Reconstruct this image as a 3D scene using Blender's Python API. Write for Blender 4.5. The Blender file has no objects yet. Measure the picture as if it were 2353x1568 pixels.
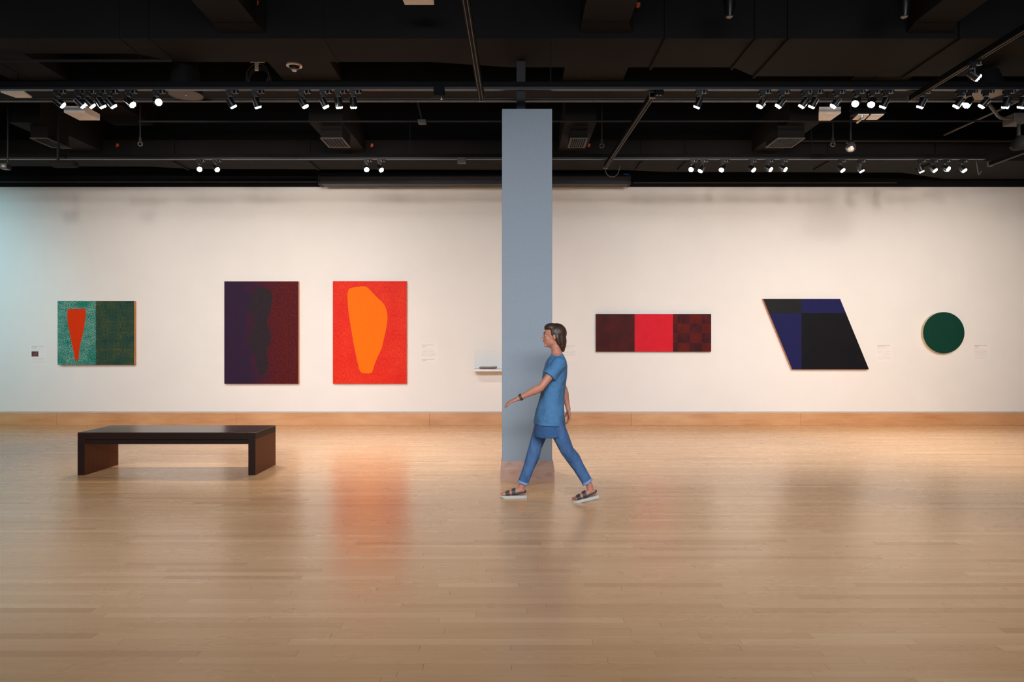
import bpy, math, random
from mathutils import Vector, Matrix
random.seed(7)
S = bpy.context.scene
COL = S.collection
FPX, CX, CY, EYE = 1569.0, 1176.5, 784.0, 1.5      # 24 mm lens on a 36 mm frame, 2353 px wide

# ------------------------------------------------------------------ camera, world, exposure, large lights
cam = bpy.data.cameras.new('camera'); cam_o = bpy.data.objects.new('camera', cam); COL.objects.link(cam_o)
cam.lens = 24.0; cam.sensor_width = 36.0; cam.sensor_fit = 'HORIZONTAL'
cam_o.location = (0, 0, EYE); cam_o.rotation_euler = (math.pi/2, 0, 0)
S.camera = cam_o
S.view_settings.view_transform = 'Standard'; S.view_settings.look = 'None'
S.view_settings.gamma = 1.0; S.view_settings.use_curve_mapping = False
S.view_settings.exposure = 0.0
W = bpy.data.worlds.new('world'); S.world = W; W.use_nodes = True
W.node_tree.nodes['Background'].inputs[0].default_value = (0.02, 0.022, 0.026, 1)
W.node_tree.nodes['Background'].inputs[1].default_value = 1.0
try:
    S.cycles.max_bounces = 8; S.cycles.diffuse_bounces = 4; S.cycles.glossy_bounces = 4
    S.cycles.transparent_max_bounces = 8; S.cycles.caustics_reflective = False; S.cycles.caustics_refractive = False
    S.cycles.sample_clamp_indirect = 4.0
except Exception:
    pass
SPOT_W = 69.0          # wall washing heads
FLOOR_W = 110.0         # heads turned back into the room
WARM = (1.0, 0.895, 0.80)

def area_light(name, loc, rot, sx, sy, power, color):
    l = bpy.data.lights.new(name, 'AREA'); l.shape = 'RECTANGLE'; l.size = sx; l.size_y = sy
    l.energy = power; l.color = color
    o = bpy.data.objects.new(name, l); COL.objects.link(o); o.location = loc; o.rotation_euler = rot
    return o
# added cool fill light, unseen behind the camera, for the column front
rear_fill = area_light('rear_cool_fill', (0.5, -5.6, 1.9), (math.radians(84), 0, 0), 13, 3.2, 110, (0.60, 0.80, 1.0)); rear_fill.data.spread = math.radians(120)
# added fill, unseen above and behind the camera, for column and foreground floor
over_fill = area_light('overhead_fill', (0, -1.8, 4.4), (math.radians(68), 0, 0), 14, 1.0, 242, (0.92, 0.93, 1.0)); over_fill.data.spread = math.radians(62)

def spot(name, loc, target, power, color=WARM, size=62, blend=1.0, radius=0.05, parent=None):
    l = bpy.data.lights.new(name, 'SPOT'); l.energy = power; l.color = color
    l.spot_size = math.radians(size); l.spot_blend = blend; l.shadow_soft_size = radius
    o = bpy.data.objects.new(name, l); COL.objects.link(o)
    d = (Vector(target) - Vector(loc)).normalized()
    o.rotation_euler = d.to_track_quat('-Z', 'Y').to_euler(); o.location = loc
    return o
# added cool spot outside the frame, tinting the left end of the wall
spot('left_cool_fill', (-10.2, 8.6, 4.0), (-10.5, 12.2, 2.2), 400, (0.42, 0.86, 1.0), 95, 1.0, 0.15)
# heads of the same rail beyond the frame's edges
for hx, tx in ((-8.4, -7.0), (-7.2, -5.9), (-6.2, -7.9), (6.4, 6.6), (7.4, 7.6), (8.6, 8.6)):
    spot('rail_head_beyond_frame', (hx, 7.2, 4.0), (tx, 12.2, 1.75), 112 if hx < 0 else 172, WARM, 76, 1.0)

# ------------------------------------------------------------------ helpers
def lin(c):
    return tuple(((v/255.0)/12.92 if v/255.0 <= 0.04045 else ((v/255.0+0.055)/1.055)**2.4) for v in c) + (1.0,)
def px(x, y, d):
    return Vector(((x-CX)*d/FPX, d, EYE+(CY-y)*d/FPX))
def X(x, d): return (x-CX)*d/FPX
def Z(y, d): return EYE+(CY-y)*d/FPX

class MB:
    def __init__(s): s.v = []; s.f = []; s.tone = []
    def add(s, vs, fs):
        n = len(s.v); s.v += [tuple(v) for v in vs]; s.f += [tuple(i+n for i in f) for f in fs]; return s
    def box(s, x0, x1, y0, y1, z0, z1):
        vs = [(x0,y0,z0),(x1,y0,z0),(x1,y1,z0),(x0,y1,z0),(x0,y0,z1),(x1,y0,z1),(x1,y1,z1),(x0,y1,z1)]
        return s.add(vs, [(0,3,2,1),(4,5,6,7),(0,1,5,4),(1,2,6,5),(2,3,7,6),(3,0,4,7)])
    def prism_y(s, poly, y0, y1):          # polygon in x,z (counter-clockwise seen from -y), extruded in y
        n = len(poly)
        vs = [(p[0], y0, p[1]) for p in poly] + [(p[0], y1, p[1]) for p in poly]
        return s.add(vs, [tuple(range(n)), tuple(range(2*n-1, n-1, -1))] + [(i, i+n, (i+1) % n+n, (i+1) % n) for i in range(n)])
    def prism_z(s, poly, z0, z1):
        n = len(poly)
        vs = [(p[0], p[1], z0) for p in poly] + [(p[0], p[1], z1) for p in poly]
        return s.add(vs, [tuple(range(n-1, -1, -1)), tuple(range(n, 2*n))] + [(i, (i+1) % n, (i+1) % n+n, i+n) for i in range(n)])
    def prism_x(s, poly, x0, x1):          # polygon in y,z
        n = len(poly)
        vs = [(x0, p[0], p[1]) for p in poly] + [(x1, p[0], p[1]) for p in poly]
        return s.add(vs, [tuple(range(n-1, -1, -1)), tuple(range(n, 2*n))] + [(i, (i+1) % n, (i+1) % n+n, i+n) for i in range(n)])
    def tube(s, pts, ra, rb=None, lat=None, seg=12, cap='flat'):
        pts = [Vector(p) for p in pts]
        n = len(pts)
        ra = list(ra) if hasattr(ra, '__len__') else [ra]*n
        rb = ra if rb is None else (list(rb) if hasattr(rb, '__len__') else [rb]*n)
        tans = []
        for i in range(n):
            t = pts[min(i+1, n-1)] - pts[max(i-1, 0)]
            tans.append(t.normalized())
        if cap == 'round':
            t0, t1 = tans[0], tans[-1]
            P0, P1, A0, B0, A1, B1 = [], [], [], [], [], []
            for k in (0.0, 0.5, 0.86):
                a = math.sqrt(max(0.0, 1-(1-k)**2)) if k else 0.05
                r = min(ra[0], rb[0]); P0.append(pts[0]-t0*r*(1-k)); A0.append(ra[0]*a); B0.append(rb[0]*a)
                r = min(ra[-1], rb[-1]); P1.insert(0, pts[-1]+t1*r*(1-k)); A1.insert(0, ra[-1]*a); B1.insert(0, rb[-1]*a)
            pts = P0+pts+P1; ra = A0+list(ra)+A1; rb = B0+list(rb)+B1
            tans = [t0]*3+tans+[t1]*3
        vs, fs = [], []
        L = Vector(lat) if lat is not None else None
        prev = None
        for i, p in enumerate(pts):
            t = tans[i]
            ref = L if L is not None else prev
            if ref is None: ref = Vector((0, 1, 0)) if abs(t.y) < 0.8 else Vector((1, 0, 0))
            b = (ref - t*ref.dot(t))
            if b.length < 1e-4: b = t.orthogonal()
            b.normalize(); prev = b
            nn = t.cross(b)
            for k in range(seg):
                a = 2*math.pi*k/seg
                vs.append(p + nn*(ra[i]*math.cos(a)) + b*(rb[i]*math.sin(a)))
        m = len(pts)
        for i in range(m-1):
            for k in range(seg):
                fs.append((i*seg+k, i*seg+(k+1) % seg, (i+1)*seg+(k+1) % seg, (i+1)*seg+k))
        fs.append(tuple(range(seg-1, -1, -1))); fs.append(tuple(range((m-1)*seg, m*seg)))
        return s.add(vs, fs)
    def ball(s, c, r, rot=None, seg=16, rings=10):
        c = Vector(c); r = (r, r, r) if not hasattr(r, '__len__') else r
        vs, fs = [], []
        for i in range(1, rings):
            th = math.pi*i/rings
            for k in range(seg):
                a = 2*math.pi*k/seg
                v = Vector((r[0]*math.sin(th)*math.cos(a), r[1]*math.sin(th)*math.sin(a), r[2]*math.cos(th)))
                if rot is not None: v = rot @ v
                vs.append(c+v)
        tp = Vector((0, 0, r[2])); bt = Vector((0, 0, -r[2]))
        if rot is not None: tp = rot @ tp; bt = rot @ bt
        vs.append(c+tp); vs.append(c+bt)
        T = len(vs)-2; B = len(vs)-1
        for i in range(rings-2):
            for k in range(seg):
                fs.append((i*seg+k, (i+1)*seg+k, (i+1)*seg+(k+1) % seg, i*seg+(k+1) % seg))
        for k in range(seg):
            fs.append((T, k, (k+1) % seg)); fs.append((B, (rings-2)*seg+(k+1) % seg, (rings-2)*seg+k))
        return s.add(vs, fs)
    def torus(s, c, R, r, axis='z', seg=28, cs=8, squash=1.0):
        vs, fs = [], []
        for i in range(seg):
            a = 2*math.pi*i/seg
            for k in range(cs):
                b = 2*math.pi*k/cs
                u, v, w = (R+r*math.cos(b))*math.cos(a), (R+r*math.cos(b))*math.sin(a)*squash, r*math.sin(b)
                p = {'z': (u, v, w), 'y': (u, w, v), 'x': (w, u, v)}[axis]
                vs.append((c[0]+p[0], c[1]+p[1], c[2]+p[2]))
        for i in range(seg):
            for k in range(cs):
                fs.append((i*cs+k, ((i+1) % seg)*cs+k, ((i+1) % seg)*cs+(k+1) % cs, i*cs+(k+1) % cs))
        return s.add(vs, fs)
    def lathe(s, prof, c=(0, 0, 0), seg=20, R=None):     # profile of (radius, height) about z
        vs, fs = [], []
        for r, h in prof:
            for k in range(seg):
                a = 2*math.pi*k/seg
                v = Vector((r*math.cos(a), r*math.sin(a), h))
                if R is not None: v = R @ v
                vs.append(Vector(c)+v)
        for i in range(len(prof)-1):
            for k in range(seg):
                fs.append((i*seg+k, i*seg+(k+1) % seg, (i+1)*seg+(k+1) % seg, (i+1)*seg+k))
        fs.append(tuple(range(seg-1, -1, -1))); fs.append(tuple(range((len(prof)-1)*seg, len(prof)*seg)))
        return s.add(vs, fs)
    def mesh(s, name, mat, off=(0, 0, 0), smooth=False):
        me = bpy.data.meshes.new(name)
        me.from_pydata([(v[0]-off[0], v[1]-off[1], v[2]-off[2]) for v in s.v], [], s.f)
        me.update()
        import bmesh
        bm = bmesh.new(); bm.from_mesh(me); bmesh.ops.recalc_face_normals(bm, faces=bm.faces); bm.to_mesh(me); bm.free()
        if mat: me.materials.append(mat)
        if smooth:
            me.polygons.foreach_set('use_smooth', [True]*len(me.polygons))
            try: me.set_sharp_from_angle(angle=math.radians(38))
            except Exception: pass
        return me
    def build(s, name, mat, parent=None, smooth=False, bevel=0.0, kind=None, label=None):
        off = wloc(parent) if parent is not None else Vector((0, 0, 0))
        o = bpy.data.objects.new(name, s.mesh(name, mat, off, smooth)); COL.objects.link(o)
        if parent is not None: o.parent = parent
        if bevel:
            m = o.modifiers.new('bevel', 'BEVEL'); m.width = bevel; m.segments = 2; m.limit_method = 'ANGLE'
        if kind: o['kind'] = kind
        if label: o['label'] = label
        return o
def wloc(o):
    v = Vector((0, 0, 0))
    while o is not None:
        v += o.location; o = o.parent
    return v
def thing(name, label, cat, loc, group=None):
    o = bpy.data.objects.new(name, None); COL.objects.link(o); o.location = loc
    o.empty_display_size = 0.1
    o['label'] = label; o['category'] = cat
    if group: o['group'] = group
    return o
def tag(o, label, cat, group=None):
    o['label'] = label; o['category'] = cat
    if group: o['group'] = group
    return o

# ------------------------------------------------------------------ materials
def newmat(name, rough=0.6, metal=0.0, spec=0.5):
    m = bpy.data.materials.new(name); m.use_nodes = True
    b = m.node_tree.nodes['Principled BSDF']
    b.inputs['Roughness'].default_value = rough; b.inputs['Metallic'].default_value = metal
    b.inputs['Specular IOR Level'].default_value = spec
    return m, m.node_tree.nodes, m.node_tree.links, b
def N(nodes, t, **kw):
    n = nodes.new(t)
    for k, v in kw.items(): setattr(n, k, v)
    return n
def mixc(nodes, links, fac, a, b, blend='MIX'):
    n = N(nodes, 'ShaderNodeMix', data_type='RGBA', blend_type=blend)
    for i, v in ((0, fac), (6, a), (7, b)):
        if hasattr(v, 'links') or hasattr(v, 'is_linked'): links.new(v, n.inputs[i])
        else: n.inputs[i].default_value = v
    return n.outputs[2]
def math_n(nodes, links, op, a, b=None, clamp=False):
    n = N(nodes, 'ShaderNodeMath', operation=op, use_clamp=clamp)
    for i, v in ((0, a), (1, b)):
        if v is None: continue
        if hasattr(v, 'is_linked'): links.new(v, n.inputs[i])
        else: n.inputs[i].default_value = v
    return n.outputs[0]
def coord(nodes, links, scale=(1, 1, 1), src='Object', loc=(0, 0, 0)):
    mp = N(nodes, 'ShaderNodeMapping'); mp.inputs['Scale'].default_value = scale; mp.inputs['Location'].default_value = loc
    if src == 'World':
        g = N(nodes, 'ShaderNodeNewGeometry'); links.new(g.outputs['Position'], mp.inputs[0])
    else:
        t = N(nodes, 'ShaderNodeTexCoord'); links.new(t.outputs[src], mp.inputs[0])
    return mp.outputs[0]
def noise(nodes, links, vec, scale=1.0, detail=3.0, rough=0.5, lo=0.3, hi=0.7):
    n = N(nodes, 'ShaderNodeTexNoise'); n.inputs['Scale'].default_value = scale
    n.inputs['Detail'].default_value = detail; n.inputs['Roughness'].default_value = rough
    links.new(vec, n.inputs['Vector'])
    r = N(nodes, 'ShaderNodeMapRange'); r.inputs[1].default_value = lo; r.inputs[2].default_value = hi
    links.new(n.outputs[0], r.inputs[0])
    return r.outputs[0]
def bump(nodes, links, b, h, strength=0.3, dist=0.002):
    n = N(nodes, 'ShaderNodeBump'); n.inputs['Strength'].default_value = strength; n.inputs['Distance'].default_value = dist
    links.new(h, n.inputs['Height']); links.new(n.outputs[0], b.inputs['Normal'])
def paint(name, c1, c2=None, scale=(1, 1, 1), ns=8.0, rough=0.6, metal=0.0, spec=0.5, bmp=0.0, bdist=0.002, src='Object', detail=3.0, lo=0.3, hi=0.7):
    m, n, l, b = newmat(name, rough, metal, spec)
    if c2 is None: c2 = tuple(max(0, v*0.92) for v in c1)
    f = noise(n, l, coord(n, l, scale, src), ns, detail, lo=lo, hi=hi)
    l.new(mixc(n, l, f, lin(c1), lin(c2)), b.inputs['Base Color'])
    if bmp: bump(n, l, b, f, bmp, bdist)
    return m
def emit(name, color, strength):
    m = bpy.data.materials.new(name); m.use_nodes = True
    n = m.node_tree.nodes; l = m.node_tree.links
    n.remove(n['Principled BSDF'])
    e = n.new('ShaderNodeEmission'); e.inputs[0].default_value = color; e.inputs[1].default_value = strength
    l.new(e.outputs[0], n['Material Output'].inputs[0])
    return m
def wood(name, c1, c2, c3=None, gx=1.5, gz=40.0, rough=0.45, spec=0.4, axis='x', src='World', tone=False):
    m, n, l, b = newmat(name, rough, 0.0, spec)
    sc = {'x': (gx, gz, gz), 'z': (gz, gz, gx), 'y': (gz, gx, gz)}[axis]
    v = coord(n, l, sc, src)
    f = noise(n, l, v, 1.0, 5.0, 0.6, 0.3, 0.72)
    sc2 = {'x': (gx*0.5, gz*0.14, gz*0.14), 'z': (gz*0.14, gz*0.14, gx*0.5), 'y': (gz*0.14, gx*0.5, gz*0.14)}[axis]
    f2 = noise(n, l, coord(n, l, sc2, src), 1.0, 4.0, 0.55, 0.3, 0.7)
    c = mixc(n, l, f, lin(c1), lin(c2))
    c = mixc(n, l, f2, c, lin(c3 or c2))
    l.new(c, b.inputs['Base Color'])
    return m, n, l, b, c

M = {}
M['wall'] = paint('wall_paint', (236, 232, 226), (233, 229, 223), ns=2.0, rough=0.75, spec=0.25)
M['side_wall'] = paint('side_wall_paint', (150, 150, 150), rough=0.8, spec=0.2)
M['ceiling_black'] = paint('ceiling_black', (17, 17, 18), (14, 14, 15), ns=3.0, rough=0.9, spec=0.08)
M['duct'] = paint('duct_paint', (29, 27, 26), (24, 23, 22), ns=1.5, rough=0.8, spec=0.12)
M['duct_lip'] = paint('duct_lip', (70, 67, 64), rough=0.6)
M['black_metal'] = paint('black_metal', (16, 17, 19), (13, 14, 16), ns=20, rough=0.35, spec=0.35)
M['black_matte'] = paint('black_matte', (14, 14, 16), rough=0.7, spec=0.15)
M['rail'] = paint('rail_black', (13, 14, 16), (10, 11, 13), ns=12, rough=0.6, spec=0.05)
M['rail_edge'] = paint('rail_edge', (92, 86, 80), rough=0.5, metal=0.0)
M['strut'] = paint('strut_grey', (72, 67, 62), (60, 55, 52), ns=6, rough=0.55)
M['pipe'] = paint('pipe_dark', (34, 32, 31), rough=0.65, spec=0.2)
M['chrome'] = paint('chrome', (205, 205, 205), rough=0.22, metal=1.0)
M['white_panel'] = paint('white_panel', (236, 232, 226), rough=0.55)
M['pale'] = paint('pale_disc', (140, 134, 126), rough=0.6)
M['orange_tag'] = paint('orange_tag', (210, 84, 30), rough=0.5)
M['red'] = paint('red_mark', (170, 40, 26), rough=0.5)
M['blue_mark'] = paint('blue_sticker', (16, 62, 170), rough=0.5)
M['lens'] = emit('lamp_lens', (1.0, 0.93, 0.84, 1), 32.0)
M['column'] = paint('column_paint', (138, 150, 159), (133, 145, 154), ns=90, rough=0.62, spec=0.3, bmp=0.12, bdist=0.002, detail=2)
M['column_post'] = paint('column_post', (30, 30, 32), rough=0.7)
M['text'] = paint('print_ink', (200, 188, 180), rough=0.8)
M['text_soft'] = paint('print_ink_soft', (226, 218, 211), rough=0.8)
M['label'] = paint('label_card', (238, 232, 227), (236, 230, 225), rough=0.8)
M['edge_wood'] = wood('stretcher_edge', (214, 152, 92), (198, 132, 74), gx=3, gz=60, axis='z')[0]
M['edge_dark'] = paint('edge_dark', (60, 44, 38), rough=0.7)
M['edge_pale'] = paint('edge_pale', (222, 204, 176), rough=0.7)
M['reveal'] = paint('reveal_shadow', (150, 142, 136), rough=0.8)
M['sub'] = paint('sub_floor', (92, 66, 46), rough=0.8)

# maple planks: each plank carries a tone attribute
def floor_mat():
    m, n, l, b = newmat('maple_plank', 0.3, 0.0, 0.5)
    b.inputs['Coat Weight'].default_value = 0.35; b.inputs['Coat Roughness'].default_value = 0.22
    at = N(n, 'ShaderNodeAttribute', attribute_name='tone')
    v = coord(n, l, (1.2, 34, 1), 'World')
    sh = N(n, 'ShaderNodeVectorMath', operation='ADD')
    cmb = N(n, 'ShaderNodeCombineXYZ'); l.new(math_n(n, l, 'MULTIPLY', at.outputs['Fac'], 37.0), cmb.inputs[0]); l.new(math_n(n, l, 'MULTIPLY', at.outputs['Fac'], 11.0), cmb.inputs[2])
    l.new(v, sh.inputs[0]); l.new(cmb.outputs[0], sh.inputs[1])
    g = noise(n, l, sh.outputs[0], 1.0, 5.0, 0.6, 0.25, 0.75)
    cr = N(n, 'ShaderNodeValToRGB')
    e = cr.color_ramp.elements
    e[0].position = 0.0; e[0].color = lin((200, 152, 104)); e[1].position = 1.0; e[1].color = lin((226, 184, 136))
    k = cr.color_ramp.elements.new(0.12); k.color = lin((208, 162, 112))
    k = cr.color_ramp.elements.new(0.5); k.color = lin((216, 171, 121))
    k = cr.color_ramp.elements.new(0.9); k.color = lin((219, 175, 126))
    l.new(at.outputs['Fac'], cr.inputs[0])
    c = mixc(n, l, math_n(n, l, 'MULTIPLY', g, 0.35), cr.outputs[0], lin((182, 138, 98)))
    # mineral streaks and small knots
    kn = noise(n, l, coord(n, l, (3.0, 60, 1), 'World'), 1.0, 2.0, 0.5, 0.70, 0.80)
    c = mixc(n, l, math_n(n, l, 'MULTIPLY', kn, 0.45, True), c, lin((128, 92, 64)))
    l.new(c, b.inputs['Base Color'])
    r = noise(n, l, coord(n, l, (1.5, 6, 1), 'World'), 1.0, 3.0, 0.5, 0.2, 0.8)
    l.new(math_n(n, l, 'ADD', math_n(n, l, 'MULTIPLY', r, 0.06), 0.25), b.inputs['Roughness'])
    return m
M['plank'] = floor_mat()
bw, n_, l_, b_, c_ = wood('baseboard_maple', (208, 154, 102), (180, 124, 76), (222, 174, 126), gx=2.2, gz=24, rough=0.42)
oi = N(n_, 'ShaderNodeObjectInfo'); l_.new(mixc(n_, l_, math_n(n_, l_, 'MULTIPLY', oi.outputs['Random'], 0.35), c_, lin((186, 122, 84))), b_.inputs['Base Color'])
M['baseboard'] = bw
cw, n_, l_, b_, c_ = wood('column_base_wood', (168, 134, 116), (148, 112, 94), (176, 142, 124), gx=6, gz=26, rough=0.5)
wv = N(n_, 'ShaderNodeTexWave', wave_type='RINGS', rings_direction='SPHERICAL'); wv.inputs['Scale'].default_value = 5.0
wv.inputs['Distortion'].default_value = 9.0; wv.inputs['Detail'].default_value = 3.0; wv.inputs['Detail Scale'].default_value = 1.4
l_.new(coord(n_, l_, (0.8, 0.8, 2.0), 'World'), wv.inputs['Vector'])
rr = N(n_, 'ShaderNodeMapRange'); rr.inputs[1].default_value = 0.75; rr.inputs[2].default_value = 1.0; l_.new(wv.outputs[1], rr.inputs[0])
l_.new(mixc(n_, l_, math_n(n_, l_, 'MULTIPLY', rr.outputs[0], 0.4), c_, lin((122, 88, 70))), b_.inputs['Base Color'])
M['col_base'] = cw
M['walnut_v'] = wood('walnut_upright', (74, 44, 25), (56, 32, 18), (66, 38, 22), gx=0.7, gz=70, rough=0.38, axis='y', src='World')[0]
def striped():
    m, n, l, b = newmat('walnut_side_lit', 0.5, spec=0.15)
    wv = N(n, 'ShaderNodeTexWave', bands_direction='Y'); wv.inputs['Scale'].default_value = 9.0
    wv.inputs['Distortion'].default_value = 1.2; wv.inputs['Detail'].default_value = 2.0
    l.new(coord(n, l, (1, 1, 0.12), 'World'), wv.inputs['Vector'])
    c = mixc(n, l, wv.outputs[1], lin((112, 62, 30)), lin((84, 44, 20)))  # lamp light on the bench sides is put into this brighter brown
    l.new(c, b.inputs['Base Color']); return m
M['walnut_side_lit'] = striped()
mt, n_, l_, b_, c_ = wood('walnut_top', (58, 34, 24), (44, 25, 18), (52, 30, 22), gx=1.2, gz=30, rough=0.22, spec=0.2)
M['walnut_top'] = mt
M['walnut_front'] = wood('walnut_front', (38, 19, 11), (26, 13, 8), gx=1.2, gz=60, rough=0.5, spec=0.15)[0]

# ------------------------------------------------------------------ room shell
DW = 12.2            # back wall distance
HW = Z(430, DW)      # top of the white wall
XL, XR, YB, HC = -10.6, 10.6, -6.0, 5.6
fl = MB().box(XL, XR, YB, DW+0.2, -0.14, -0.012).build('floor', M['sub']); fl['kind'] = 'structure'

def plank_solid(mb, x0, x1, y0, y1, tone):
    g = 0.0006
    n = len(mb.f)
    mb.box(x0+g, x1-g, y0+g, y1-g, -0.012, 0.0)
    mb.tone += [tone]*(len(mb.f)-n)
def tone_attr(me, tones):
    a = me.attributes.new('tone', 'FLOAT', 'FACE'); a.data.foreach_set('value', tones)
PW = 0.066
rows = []
y = YB
rest = MB(); singles = []
ri = 0
while y < DW-1e-6:
    y1 = min(y+PW, DW)
    x = XL - random.random()*1.5
    while x < XR:
        L = random.choice((0.45, 0.6, 0.8, 0.95, 1.1, 1.3, 1.6, 1.9))*random.uniform(0.9, 1.1)
        x0, x1 = max(x, XL), min(x+L, XR)
        if x1-x0 > 0.02:
            t = min(1, max(0, random.gauss(0.5, 0.2)))
            if random.random() < 0.09: t = 1.0
            elif random.random() < 0.07: t = 0.0
            hw = 0.75*y
            if y > 2.96 and x1 > -hw and x0 < hw and len(singles) < 300: singles.append((x0, x1, y, y1, t))
            else: plank_solid(rest, x0, x1, y, y1, t)
        x += L
    y += PW; ri += 1
for (x0, x1, ya, yb, t) in singles:
    mb = MB(); plank_solid(mb, x0, x1, ya, yb, t)
    me = bpy.data.meshes.new('floor_plank')
    c = Vector(((x0+x1)/2, (ya+yb)/2, 0))
    me.from_pydata([tuple(Vector(v)-c) for v in mb.v], [], mb.f); me.update(); me.materials.append(M['plank']); tone_attr(me, mb.tone)
    o = bpy.data.objects.new('floor_plank', me); o.location = c; o.parent = fl; COL.objects.link(o)
me = bpy.data.meshes.new('floor_planks'); me.from_pydata(rest.v, [], rest.f); me.update(); me.materials.append(M['plank']); tone_attr(me, rest.tone)
o = bpy.data.objects.new('floor_planks', me); o.parent = fl; o['kind'] = 'stuff'; COL.objects.link(o)

def struct(mb, name, mat, **k):
    o = mb.build(name, mat, **k); o['kind'] = 'structure'; return o
wb = struct(MB().box(XL, XR, DW, DW+0.2, 0.236, HW), 'wall_back', M['wall'])
struct(MB().box(XL, XR, DW+0.012, DW+0.2, 0.0, 0.236), 'trim_1', M['reveal'])
struct(MB().box(XL, XR, DW-0.004, DW+0.012, 0.2165, 0.2235), 'trim_2', M['wall'])
struct(MB().box(XL, XR, DW-0.03, DW+0.2, HW, HC), 'trim_3', M['black_matte'])
struct(MB().box(XL-0.2, XL, YB, DW+0.2, 0, HC), 'wall_left', M['side_wall'])
struct(MB().box(XR, XR+0.2, YB, DW+0.2, 0, HC), 'wall_right', M['side_wall'])
struct(MB().box(XL-0.2, XR+0.2, YB-0.2, YB, 0, HC), 'wall_front', M['side_wall'])
struct(MB().box(XL-0.2, XR+0.2, YB-0.2, DW+0.2, HC, HC+0.2), 'ceiling', M['ceiling_black'])
# baseboard of separate boards with tight joints
bb = struct(MB().box(XL, XR, DW-0.004, DW+0.012, 0.0, 0.2165), 'baseboard_back', M['sub'])
joints = [XL] + [X(v, DW) for v in (132, 544, 987, 1450, 1838)] + [XR]
for a, b in zip(joints[:-1], joints[1:]):
    MB().box(a+0.0012, b-0.0012, DW-0.024, DW-0.004, 0.0, 0.2165).build('baseboard_board', M['baseboard'], bb, bevel=0.0015)

# ------------------------------------------------------------------ column
cx0, cx1, cd = X(1153.5, 7.31), X(1268.8, 7.31), 7.315
ct = Z(250, cd)
col = thing('column', 'tall square blue-grey column with a black post rising from its top', 'column', ((cx0+cx1)/2, cd+0.27, 0))
MB().box(cx0, cx1, cd, cd+0.536, 0.0, ct).build('column_shaft', M['column'], col, bevel=0.004)
MB().box(X(1187, 7.6), X(1207, 7.6), 7.55, 7.65, ct, 4.6).build('support_post', M['column_post'], col)
bt, bm_ = 0.212, 0.125
for (a, bb_, s_) in (('f', 0, 0),):
    q = MB()
    x0, x1 = cx0-0.016, cx1+0.024
    xi0, xi1 = cx0-0.002, cx1+0.010
    y0, y1 = cd-0.018, cd+0.536+0.018
    prof = [(0.0, 0.0), (bm_, 0.0), (bt, 1.0)]
    rings = []
    for z, k in prof:
        rings.append([(x0+(xi0-x0)*k, y0+0.014*k, z), (x1+(xi1-x1)*k, y0+0.014*k, z), (x1+(xi1-x1)*k, y1-0.014*k, z), (x0+(xi0-x0)*k, y1-0.014*k, z)])
    vs = sum(rings, []); fs = [(3, 2, 1, 0), (8, 9, 10, 11)]
    for i in range(2):
        for k in range(4): fs.append((i*4+k, i*4+(k+1) % 4, (i+1)*4+(k+1) % 4, (i+1)*4+k))
    q.add(vs, fs); q.build('base_board', M['col_base'], col, label='pale wooden base with a splayed upper edge')

# ------------------------------------------------------------------ bench
bn, bfz = 7.62, 8.275
bx0, bx1, bh = X(177.9, bn), X(586.6, bn), Z(994.3, bn)
bench = thing('bench', 'long low dark brown wooden bench with slab legs on the maple floor', 'bench', ((bx0+bx1)/2, (bn+bfz)/2, 0))
LT, TT = 0.079, 0.078
MB().box(bx0, bx1, bn, bfz, bh-0.012, bh).build('seat', M['walnut_top'], bench, bevel=0.002)
MB().box(bx0, bx1, bn, bfz, bh-TT, bh-0.012).build('top_slab', M['walnut_front'], bench, bevel=0.0015)
MB().box(bx0+LT, bx1-LT, bn+0.02, bfz-0.02, bh-TT-0.055, bh-TT).build('apron', M['walnut_front'], bench)
MB().box(bx0, bx0+LT, bn, bfz, 0.0, bh-TT).build('leg', M['walnut_side_lit'], bench, bevel=0.0015)
MB().box(bx1-LT, bx1, bn, bfz, 0.0, bh-TT).build('leg', M['walnut_side_lit'], bench, bevel=0.0015)

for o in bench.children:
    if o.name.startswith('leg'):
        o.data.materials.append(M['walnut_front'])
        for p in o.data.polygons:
            if abs(p.normal.y) > 0.9: p.material_index = 1
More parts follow.
